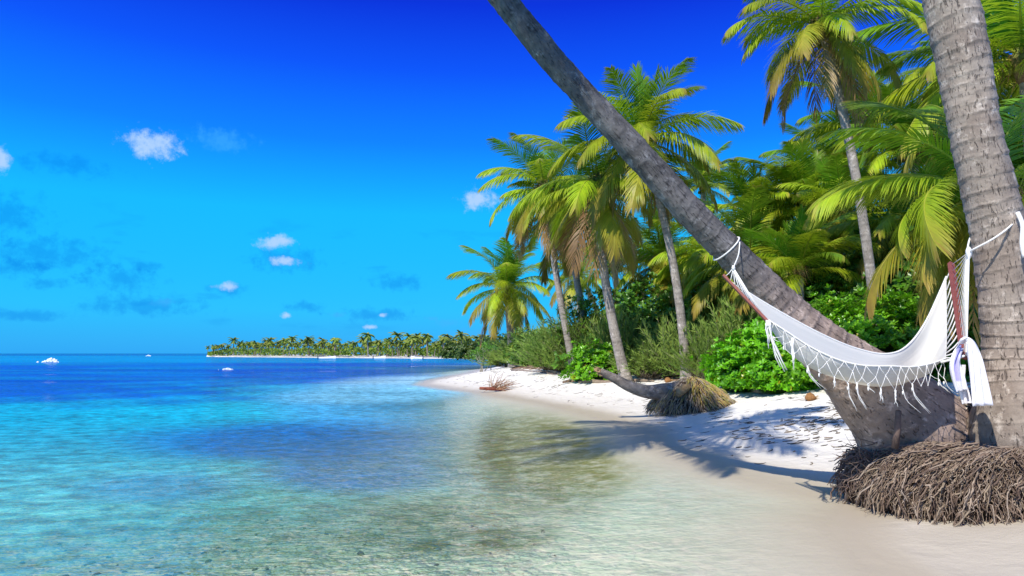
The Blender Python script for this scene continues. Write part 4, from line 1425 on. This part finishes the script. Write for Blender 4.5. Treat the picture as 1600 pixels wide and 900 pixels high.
def fallen():
    c = ground_hit(1075, 648)
    D = c.y + 0.45
    c = P(1090, 640, D); c.z = gz(c.x, D)
    root = empty('fallen_palm_stump', c, 'fallen grey palm stump on the sand with upturned shaggy root ball', 'tree stump')
    sc = D / F
    pts = [P(938, 581, D - .1), P(958, 590, D - .1), P(985, 604, D - .1), P(1012, 612, D - .05), P(1040, 612, D), P(1075, 612, D + .1)]
    rr = [0.085, 0.10, 0.125, 0.15, 0.19, 0.22]
    pp = spline([(*p, r) for p, r in zip(pts, rr)], 60)
    mb = MB()
    def fn(i, L, a, r):
        return r * (1 + 0.10 * noise.noise(Vector((math.cos(a) * 3, math.sin(a) * 3, L * .7))) + 0.05 * noise.noise(Vector((math.cos(a) * 8, math.sin(a) * 8, L * 1.5))))
    mb.tube([Vector(q[:3]) - c for q in pp], [q[3] for q in pp], 20, (1.7, 1.55, 1.4), fn=fn)
    link('trunk', mb.mesh('trunk', M_TRUNK_L), root)
    # broken end splinters
    mb = MB(); rn = random.Random(8)
    for i in range(24):
        q = pts[0] + Vector((rn.gauss(0, .03), rn.gauss(0, .05), rn.gauss(0, .05))) - c
        d = Vector((-1, rn.gauss(0, .3), rn.gauss(.3, .4))).normalized()
        mb.tube([q, q + d * .06, q + d * rn.uniform(.07, .15)], [.02, .014, .003], 4, (0.36, 0.24, 0.14))
    link('splintered_end', mb.mesh('splintered_end', M_ROOT), root)
    zf = lambda x, y: gz(x, y) - 0.05
    cx, cy = P(1088, 640, D).x, D + 0.15
    pal_ = [(0.46, 0.38, 0.28), (0.34, 0.27, 0.2), (0.22, 0.17, 0.14), (0.42, 0.34, 0.24), (0.14, 0.11, 0.09), (0.44, 0.33, 0.12)]
    # roots radiate from the upturned plate: out, then hanging to the sand
    rn = random.Random(31)
    mb = MB()
    for i in range(3400):
        u = rn.random() ** 0.8
        a = rn.uniform(-PI, PI)
        # ellipsoid dome
        th = rn.uniform(0.05, 1)
        q = math.sqrt(1 - th * th)
        n_ = Vector((math.cos(a) * q, math.sin(a) * q, th))
        ex, ey, ez = 0.86, 0.60, 0.80
        lm = 1 + .22 * noise.noise(n_ * 3)
        p0 = Vector((cx + n_.x * ex * lm, cy + n_.y * ey * lm, 0)); 
        hz_ = ez * n_.z * (1.0 - 0.30 * max(0, n_.x) - 0.08 * max(0, -n_.x))
        p0.z = gz(cx, cy) - 0.08 + hz_
        L = rn.uniform(.10, .26)
        out_ = Vector((n_.x * .9 + 0.25 * (1 if n_.x > 0 else -0.5), n_.y * .9, -0.15)).normalized()
        pts_ = []
        p = p0.copy()
        d = (out_ + Vector((rn.gauss(0, .25), rn.gauss(0, .25), rn.gauss(0.05, .2)))).normalized()
        for k in range(5):
            pts_.append(p - c)
            d = (d + Vector((0, 0, -.35))).normalized()
            p = p + d * L / 4
            p.z = max(p.z, gz(p.x, p.y) - 0.03) if k > 2 else p.z
        yel = (n_.x > -0.2 and n_.z > .35 and rn.random() < .5)
        col_ = rn.choice([(0.42, 0.33, 0.08), (0.36, 0.34, 0.09), (0.46, 0.3, 0.12)]) if yel else rn.choice(pal_)
        r = rn.uniform(.005, .011)
        mb.tube(pts_, [r, r, r * .9, r * .7, r * .3], 3, col_, cap=False)
    o = link('root_mass', mb.mesh('root_mass', M_ROOT), root); o['kind'] = 'stuff'
    mb = MB(); vs = []; nu, nv_ = 26, 10
    for j in range(nv_ + 1):
        for i in range(nu):
            a = 2 * PI * i / nu; th = j / nv_; q = math.sqrt(max(0, 1 - th * th))
            n_ = Vector((math.cos(a) * q, math.sin(a) * q, th))
            s = 0.90 * (1 + .25 * noise.noise(n_ * 3))
            hz_ = 0.80 * n_.z * (1.0 - 0.30 * max(0, n_.x)) * s
            vs.append(Vector((cx + n_.x * .86 * s, cy + n_.y * .6 * s, gz(cx, cy) - .1 + hz_)) - c)
    fs = [(j * nu + i, j * nu + (i + 1) % nu, (j + 1) * nu + (i + 1) % nu, (j + 1) * nu + i) for j in range(nv_) for i in range(nu)]
    mb.add(vs, fs, (0.07, 0.05, 0.035))
    link('root_core', mb.mesh('root_core', M_SOIL), root)
    # the pale knot plate facing the camera
    mb = MB()
    q = P(1068, 612, D - .35) - c
    mb.tube([q + Vector((-.14, 0, -.1)), q + Vector((-.08, -.02, 0)), q + Vector((.02, -.03, .08)), q + Vector((.14, 0, .12))], [.04, .10, .10, .04], 12, (0.32, 0.22, 0.12),
            fn=lambda i, L, a, r: r * (1 + .25 * noise.noise(Vector((math.cos(a) * 2, math.sin(a) * 2, L * 5)))))
    link('knotted_plate', mb.mesh('knotted_plate', M_SOIL), root)
fallen()

def cone_stump():
    D = 23.0
    c = P(1060, 575, D); c.z = gz(c.x, D)
    root = empty('small_stump', c, 'small conical brown palm stump at the edge of the shrubs', 'tree stump')
    mb = MB()
    mb.tube([(0, 0, -.1), (0, 0, .08), (0.01, 0, .25), (.03, 0, .42), (.04, 0, .52)], [.38, .30, .18, .11, .09], 14, (1.5, 1.1, 0.9),
            fn=lambda i, L, a, r: r * (1 + .2 * noise.noise(Vector((math.cos(a) * 2, math.sin(a) * 2, L * 4)))))
    link('stump', mb.mesh('stump', M_TRUNK), root)
cone_stump()

def dry_branch():
    c = ground_hit(780, 612)
    root = empty('dead_palm_branch', c, 'dry reddish palm flower branch lying on the sand near the point', 'branch')
    rn = random.Random(12)
    mb = MB()
    mb.tube([(-.75, 0, .12), (-.3, 0, .1), (0.1, 0, .07)], [.05, .07, .05], 8, (0.25, 0.07, 0.05))
    link('stalk', mb.mesh('stalk', M_ROOT), root)
    mb = MB()
    for i in range(46):
        p = Vector((rn.uniform(-.35, .15), 0, .09))
        d = Vector((rn.gauss(.45, .5), rn.gauss(0, .35), abs(rn.gauss(.5, .45)))).normalized()
        pts = [p.copy()]
        for k in range(5):
            d = (d + Vector((rn.gauss(.06, .1), rn.gauss(0, .1), -.12))).normalized()
            p = p + d * rn.uniform(.1, .17)
            pts.append(p.copy())
        mb.tube(pts, [.014, .013, .011, .009, .007, .004], 4, rn.choice([(0.36, 0.2, 0.12), (0.28, 0.14, 0.09), (0.42, 0.28, 0.18)]), cap=False)
    link('twigs', mb.mesh('twigs', M_ROOT), root)
dry_branch()

# driftwood sticks along the top of the beach
rn = random.Random(44)
def stick(label, a, b, r, c=(0.26, 0.2, 0.15), lift=0.02):
    A_, B_ = a.copy(), b.copy()
    pts = []
    for k in range(7):
        f = k / 6
        q = A_.lerp(B_, f)
        pts.append(Vector((q.x, q.y + 0.08 * math.sin(f * 7), gz(q.x, q.y) + lift + 0.03 * math.sin(f * 9))) - A_)
    mb = MB(); mb.tube(pts, [r, r * 1.1, r, r * .9, r * .8, r * .7, r * .4], 7, c,
                       fn=lambda i, L, a, q_: q_ * (1 + .2 * math.sin(i * 2.1 + a)))
    o = link('driftwood', mb.mesh('driftwood', M_DEBRIS), None, A_)
    return tag(o, label, 'driftwood', 'driftwood along the top of the beach')
def GP(px, D):
    p = P(px, 560, D); return Vector((p.x, D, gz(p.x, D)))
stick('long brown driftwood branch lying below the foot of the curved palm trunk', GP(905, 24), GP(1022, 21.6), 0.07)
stick('thin dark driftwood stick right of the long driftwood branch', GP(1028, 19.5), GP(1105, 18.6), 0.04, (0.3, 0.26, 0.2))
stick('short driftwood piece beneath the small bright green bush', GP(880, 25), GP(945, 23.4), 0.05, (0.22, 0.15, 0.1))
stick('weathered driftwood stick at the left end of the shrub row', GP(800, 33), GP(870, 29), 0.05, (0.3, 0.24, 0.2))
stick('bent dark driftwood twig below the shrubs left of the small bush', GP(845, 30), GP(905, 27), 0.04, (0.2, 0.15, 0.12))

# fallen coconut husks
for i, (px, py, lb) in enumerate([(1264, 588, 'brown coconut husk alone on the sand left of the leaning trunk'),
                                  (1076, 575, 'small brown husk beside the conical stump'),
                                  (1043, 577, 'brown husk on the sand right of the curved palm foot')]):
    D = (13.5, 22, 21)[i]
    g_ = GP(px, D)
    root = empty('coconut_husk', g_ + Vector((0, 0, .05)), lb, 'coconut husk', 'husks on the sand')
    mb = MB()
    mb.tube([(-.1, 0, 0), (-.06, 0, 0), (0, 0, .01), (.06, 0, 0), (.1, 0, 0)], [.03, .075, .085, .07, .025], 9, (0.30, 0.15, 0.06),
            fn=lambda i, L, a, r: r * (1 + .15 * math.sin(3 * a + i)))
    link('husk', mb.mesh('husk', M_DEBRIS), root)
    mb = MB()
    for k in range(9):
        a = k * .7
        mb.tube([(.08, 0, 0), (.12, .03 * math.cos(a), .03 * math.sin(a)), (.16, .06 * math.cos(a), .05 * math.sin(a))], [.008, .006, .002], 3, (0.4, 0.25, 0.1))
    link('fibres', mb.mesh('fibres', M_DEBRIS), root)

# seaweed and leaf litter strewn over the sand
def litter():
    rn = random.Random(77)
    mb = MB()
    cols_ = [(0.10, 0.085, 0.07), (0.16, 0.13, 0.10), (0.24, 0.19, 0.14), (0.07, 0.06, 0.05)]
    def bit(x, y, L, a, c, wd):
        n = 4
        pts = []
        for k in range(n):
            f = k / (n - 1) - .5
            q = Vector((x + math.cos(a + f) * L * f, y + math.sin(a + f) * L * f, 0))
            q.z = gz(q.x, q.y) + 0.006
            pts.append(q)
        mb.tube(pts, [wd * .5, wd, wd * .8, wd * .3], 4, c, cap=False, flat=0.5)
    # wrack lines follow the shore at given distances
    pts = []
    for k in range(9500):
        D = rn.uniform(8, 42)
        px = rn.uniform(660, 1420)
        pts.append((P(px, 560, D).x, D))
    A = np.array(pts)
    d = sdist(A[:, 0], A[:, 1])
    for (x, y), dd in zip(pts, d):
        if dd < 0.6: continue
        nse = noise.noise(Vector((x * .5, y * .5, 3)))
        line = max(math.exp(-((dd - 1.9 - nse) / .28) ** 2), .9 * math.exp(-((dd - 3.3 - nse * 1.5) / .35) ** 2), .8 * math.exp(-((dd - 5.2 + nse) / .5) ** 2), 0.10)
        if dd > 6: line = max(line, .2)
        if rn.random() < line * (0.9 if nse > -0.1 else 0.35):
            bit(x, y, rn.uniform(.05, .26), rn.gauss(0.1, .6), rn.choice(cols_), rn.uniform(.003, .009))
    # thick litter under the shrubs
    for k in range(1500):
        px = rn.uniform(800, 1060)
        f = (px - 800) / 260
        D = 36 - 13 * f + rn.uniform(-2.2, 1.5)
        bit(P(px, 560, D).x, D, rn.uniform(.15, .5), rn.gauss(0, .7), rn.choice([(0.2, 0.13, 0.09), (0.28, 0.19, 0.13), (0.13, 0.09, 0.07)]), rn.uniform(.012, .03))
    # dark leaf debris patch right of the fallen stump
    for k in range(130):
        g_ = GP(rn.gauss(1265, 50), rn.gauss(11.2, .7))
        bit(g_.x, g_.y, rn.uniform(.05, .22), rn.gauss(.2, .5), rn.choice(cols_), rn.uniform(.006, .014))
    o = link('beach_litter', mb.mesh('beach_litter', M_DEBRIS))
    tag(o, 'dark seaweed and dry leaf litter strewn over the white sand', 'beach litter', kind='stuff')
litter()

# stones on the sea bed, bottom left
def stone_mesh(seed):
    rn = random.Random(seed); mb = MB(); vs = []; nu, nv_ = 9, 6
    for j in range(nv_ + 1):
        th = PI * j / nv_
        for i in range(nu):
            a = 2 * PI * i / nu
            n_ = Vector((math.sin(th) * math.cos(a), math.sin(th) * math.sin(a), math.cos(th)))
            s = 1 + .35 * noise.noise(n_ * 1.5 + Vector((seed * 3, 0, 0)))
            vs.append((n_.x * s, n_.y * s * .7, n_.z * s * .5))
    fs = [(j * nu + i, (j + 1) * nu + i, (j + 1) * nu + (i + 1) % nu, j * nu + (i + 1) % nu) for j in range(nv_) for i in range(nu)]
    c = rn.choice([(0.16, 0.15, 0.09), (0.10, 0.12, 0.10), (0.24, 0.20, 0.12)])
    mb.add(vs, fs, c)
    return mb.mesh('stone', M_STONE)
SM = [stone_mesh(i) for i in range(5)]
rn = random.Random(99)
for k in range(60):
    px, py = rn.uniform(-20, 480), rn.uniform(790, 905)
    if rn.random() < .35: px, py = rn.gauss(230, 130), rn.gauss(850, 22)
    if k % 4 == 0: px, py = rn.uniform(380, 900), rn.uniform(780, 900)
    if py < 760: py = 790
    p = G(px, py, -0.35)
    s = rn.uniform(.012, .03) * (1.5 if rn.random() < .15 else 1)
    o = link('sea_stone', SM[k % 5], None, (p.x, p.y, gz(p.x, p.y) + s * .15), (0, 0, rn.uniform(0, 6)), (s * 1.4, s, s))
    tag(o, 'small dark stone lying on the shallow sea bed', 'stone', 'stones on the shallow sea bed')

# ------------------------------------------------------------------ far shore, trees, boats, breakers
FS = [(300, 560), (335, 300), (400, 262), (500, 225), (600, 205), (700, 190), (800, 178), (1000, 170), (1250, 168)]
FS = [(318, 330), (330, 292), (400, 262), (500, 228), (600, 208), (700, 192), (800, 180), (1000, 172), (1250, 168)]
def shore_at(px):
    for (a, d0), (b, d1) in zip(FS, FS[1:]):
        if a <= px <= b: return d0 + (d1 - d0) * (px - a) / (b - a)
    return FS[0][1] if px < FS[0][0] else FS[-1][1]
mb = MB(); vs = []; fs = []
N_ = 70
for i in range(N_):
    px = 322 + (1250 - 322) * i / (N_ - 1)
    D0 = shore_at(px)
    dep = 70 * min(1, (i + 0.4) / 6) + 2
    for f, z in ((0, -0.4), (0.03, 0.08), (0.10, 0.18), (0.3, 0.6), (1.0, 0.9), (1.05, -0.4)):
        D = D0 + dep * f
        p = P(px, 560, D0)
        vs.append((p.x * (D / D0) ** .6, D, z))
for i in range(N_ - 1):
    for j in range(5): fs.append((i * 6 + j, i * 6 + 6 + j, i * 6 + 7 + j, i * 6 + 1 + j))
mb.add(vs, fs, (0.78, 0.74, 0.66))
fsh = link('far_beach', mb.mesh('far_beach', simple('far_sand', .95, .05, .1, .06)))
tag(fsh, kind='structure')

def far_palm_mesh(seed):
    rn = random.Random(seed); mb = MB()
    H = 4.6
    b = rn.uniform(-.5, .5)
    pts = [(b * math.sin(f * 1.5), 0, H * f) for f in (0, .33, .66, 1)]
    mb.tube(pts, [.16, .13, .12, .11], 5, (0.30, 0.25, 0.2))
    top = Vector(pts[-1])
    for k in range(17):
        a = k * 2.4; e = rn.uniform(-.7, 1.2)
        d = Vector((math.cos(a) * math.cos(e), math.sin(a) * math.cos(e), math.sin(e)))
        L = rn.uniform(1.5, 2.1); p = top.copy(); side = Vector((-math.sin(a), math.cos(a), 0))
        c = lerp((0.07, 0.15, 0.02), (0.28, 0.31, 0.06), rn.random())
        vs = []; n = 5
        for j in range(n + 1):
            wdt = .30 * math.sin(PI * (.12 + .8 * j / n))
            vs += [p - side * wdt + Vector((0, 0, -wdt * .7)), p, p + side * wdt + Vector((0, 0, -wdt * .7))]
            d = (d + Vector((0, 0, -.30))).normalized(); p = p + d * L / n
        fs = []
        for j in range(n): fs += [(3 * j, 3 * j + 1, 3 * j + 4, 3 * j + 3), (3 * j + 1, 3 * j + 2, 3 * j + 5, 3 * j + 4)]
        mb.add(vs, fs, c)
    return mb.mesh('far_palm', M_FAR, False)
FP = [far_palm_mesh(s) for s in range(6)]
rn = random.Random(123)
for k in range(230):
    px = 322 + (1000 - 322) * rn.random() ** .92 if k > 60 else 324 + 480 * k / 60
    D0 = shore_at(px) + 8 + rn.uniform(-4, 30) * min(1, (px - 318) / 60)
    if px < 350: D0 = shore_at(px) + rn.uniform(3, 10)
    p = P(px, 560, D0)
    s = rn.choice((.7, .8, .85, .9, .95, 1.0, 1.2)) * rn.uniform(.92, 1.08) * (D0 / 225) ** .5
    if 600 < px < 740 and rn.random() < .22: s *= 1.3
    if px < 350: s *= 0.8
    if k in (70, 90, 110, 130, 150, 170, 190):
        px = (575, 622, 650, 668, 640, 722, 700)[(k - 70) // 20]; p = P(px, 560, D0); s = 1.45 * (D0 / 225) ** .5
    o = link('far_palm', FP[k % 6], None, (p.x, D0, .6), (0, 0, rn.uniform(0, 6)), (s * 1.1, s * 1.1, s))
    tag(o, 'distant palm tree in the line of palms across the bay', 'palm tree', 'distant palms along the far shore')
def far_wood():
    rn = random.Random(55); mb = MB()
    for k in range(15000):
        px = rn.uniform(324, 1050)
        f = rn.random()
        D0 = shore_at(px) + 6 + 40 * f * min(1, (px - 318) / 60)
        if px < 560: D0 -= 5
        ht = (2.6 + 1.3 * noise.noise(Vector((px * .03, f * 3, 0))) + .7 * noise.noise(Vector((px * .11, f * 3, 5)))) * min(1, .5 + (px - 322) / 60)
        p = P(px, 560, D0); q = Vector((p.x, D0, .6 + ht * rn.random() ** .6))
        o = Vector((rn.gauss(0, 1), rn.gauss(-.4, .7), rn.gauss(.8, .6))).normalized()
        a = o.orthogonal().normalized(); b = o.cross(a)
        s = rn.uniform(.25, .55)
        c = lerp((0.05, 0.12, 0.015), (0.26, 0.34, 0.05), rn.random() ** 1.2)
        mb.add([q - a * s, q - b * s * .7, q + a * s, q + b * s * .7], [(0, 1, 2, 3)], c)
    o = link('far_woodland', mb.mesh('far_woodland', M_FAR, False))
    tag(o, 'dense green woodland under the palms on the far shore', 'woodland', kind='stuff')
far_wood()
# broad-leaved trees joining the far shore to the near bushes
for i, (px, D, s, lb) in enumerate([(790, 120, 4.6, 'rounded green tree on the far shore behind the far left palm'), (745, 135, 3.6, 'low green tree on the far shore left of the far left palm'),
                                    (832, 110, 4.4, 'green tree on the far shore behind the wispy shrubs'), (715, 150, 3.4, 'small leafy tree near the far sand left of the sapling'),
                                    (768, 128, 3.2, 'low dark tree behind the sapling across the water')]):
    p = P(px, 560, D)
    root = empty('broadleaf_tree', (p.x, D, 0.3), lb, 'tree', 'broad-leaved trees on the far shore')
    link('crown', bush_mesh(60 + i, 700, .5, s * 1.0, s * .7, s * .9, ((0.03, 0.08, 0.015), (0.11, 0.2, 0.035))).mesh('crown', M_BUSH, False), root, (0, 0, .2))
    link('dark_core', core_mesh(60 + i, s, s * .7, s * .85), root, (0, 0, .2))
    mb = MB(); mb.tube([(0, 0, -.3), (.1, 0, 1), (0, 0, 2)], [.2, .15, .1], 7, (0.3, 0.25, 0.2)); link('trunk', mb.mesh('trunk', M_DEBRIS), root)

def boat(px, D, L, lb, yaw, canopy):
    p = P(px, 560, D)
    root = empty('motorboat', (p.x, D, 0.0), lb, 'boat', 'small boats moored off the far shore')
    root.rotation_euler.z = yaw
    mb = MB(); n = 12; vs = []
    for i in range(n):
        s = i / (n - 1)
        b = 0.5 * math.sin(min(1, (1 - s) * 1.9) * PI / 2) ** .8 * L / 4 + .01
        sheer = .55 + .35 * s * s
        x = (s - .5) * L
        vs += [(x, -b, sheer), (x, -b * .8, .1), (x, 0, -.15), (x, b * .8, .1), (x, b, sheer), (x, b * .75, sheer - .18), (x, -b * .75, sheer - .18)]
    fs = [(i * 7 + k, i * 7 + (k + 1) % 7, i * 7 + 7 + (k + 1) % 7, i * 7 + 7 + k) for i in range(n - 1) for k in range(7)] + [tuple(range(7))]
    mb.add(vs, fs, (0.82, 0.82, 0.80)); link('hull', mb.mesh('hull', M_BOAT), root)
    mb = MB(); mb.tube([(-L / 2 - .15, 0, 0), (-L / 2 - .15, 0, .5), (-L / 2 - .12, 0, .95)], [.06, .1, .16], 8, (0.03, 0.03, 0.04)); link('outboard_motor', mb.mesh('outboard_motor', M_BOAT), root)
    mb = MB(); mb.add([(L * .1, -.4, .7), (L * .1, .4, .7), (L * .02, .35, 1.15), (L * .02, -.35, 1.15), (L * .1 + .03, -.4, .7), (L * .1 + .03, .4, .7), (L * .02 + .03, .35, 1.15), (L * .02 + .03, -.35, 1.15)],
                      [(0, 1, 2, 3), (7, 6, 5, 4), (0, 4, 5, 1), (1, 5, 6, 2), (2, 6, 7, 3), (3, 7, 4, 0)], (0.1, 0.13, 0.16)); link('windshield', mb.mesh('windshield', M_BOAT, False), root)
    if canopy:
        mb = MB(); mb.tube([(-.9, 0, 1.45), (0, 0, 1.5), (.9, 0, 1.45)], [.55, .6, .5], 8, (0.8, 0.8, 0.8), flat=1.0)
        for v in range(len(mb.v)):
            x, y, z = mb.v[v]; mb.v[v] = (x, y, 1.45 + (z - 1.45) * .1)
        link('canopy', mb.mesh('canopy', M_BOAT), root)
boat(511, 172, 4.2, 'white motorboat moored left of the others off the far shore', 0.15, False)
boat(593, 176, 3.0, 'small white boat in the middle of the three off the far shore', 0.1, False)
boat(651, 170, 3.0, 'small dark-ended boat moored rightmost off the far shore', 3.0, False)

def breaker(px, py, wpx, hpx, lb):
    g_ = G(px, py); sc = g_.y / F
    rn = random.Random(int(px)); mb = MB()
    for k in range(70):
        x = rn.gauss(0, .27) * wpx * sc
        hh = hpx * sc * max(.15, 1 - abs(x) / (wpx * sc * .6)) * rn.uniform(.3, 1)
        r = rn.uniform(.08, .2) * hpx * sc
        y = rn.gauss(0, .3)
        mb.tube([(x - r * 1.5, y, hh - r - .1), (x - r, y, hh - .1), (x, y, hh), (x + r, y, hh - .1), (x + r * 2, y, hh - r - .15)], [r * .3, r * .9, r, r * .8, r * .2], 6, (0.85, 0.88, 0.9))
        mb.tube([(x, y, -.1), (x, y, hh)], [r * 1.3, r * .8], 6, (0.8, 0.86, 0.9))
    o = link('breaking_wave', mb.mesh('breaking_wave', M_FOAM), None, (g_.x, g_.y, 0))
    tag(o, lb, 'wave', kind='stuff')
breaker(80, 566, 26, 6.5, 'large white breaking wave crest out at the left on the blue sea')
breaker(355, 577.5, 13, 3, 'small white wave crest on the dark blue water in front of the far shore')
breaker(232, 556.5, 7, 2, 'tiny white wave crest near the horizon left of the far shore')
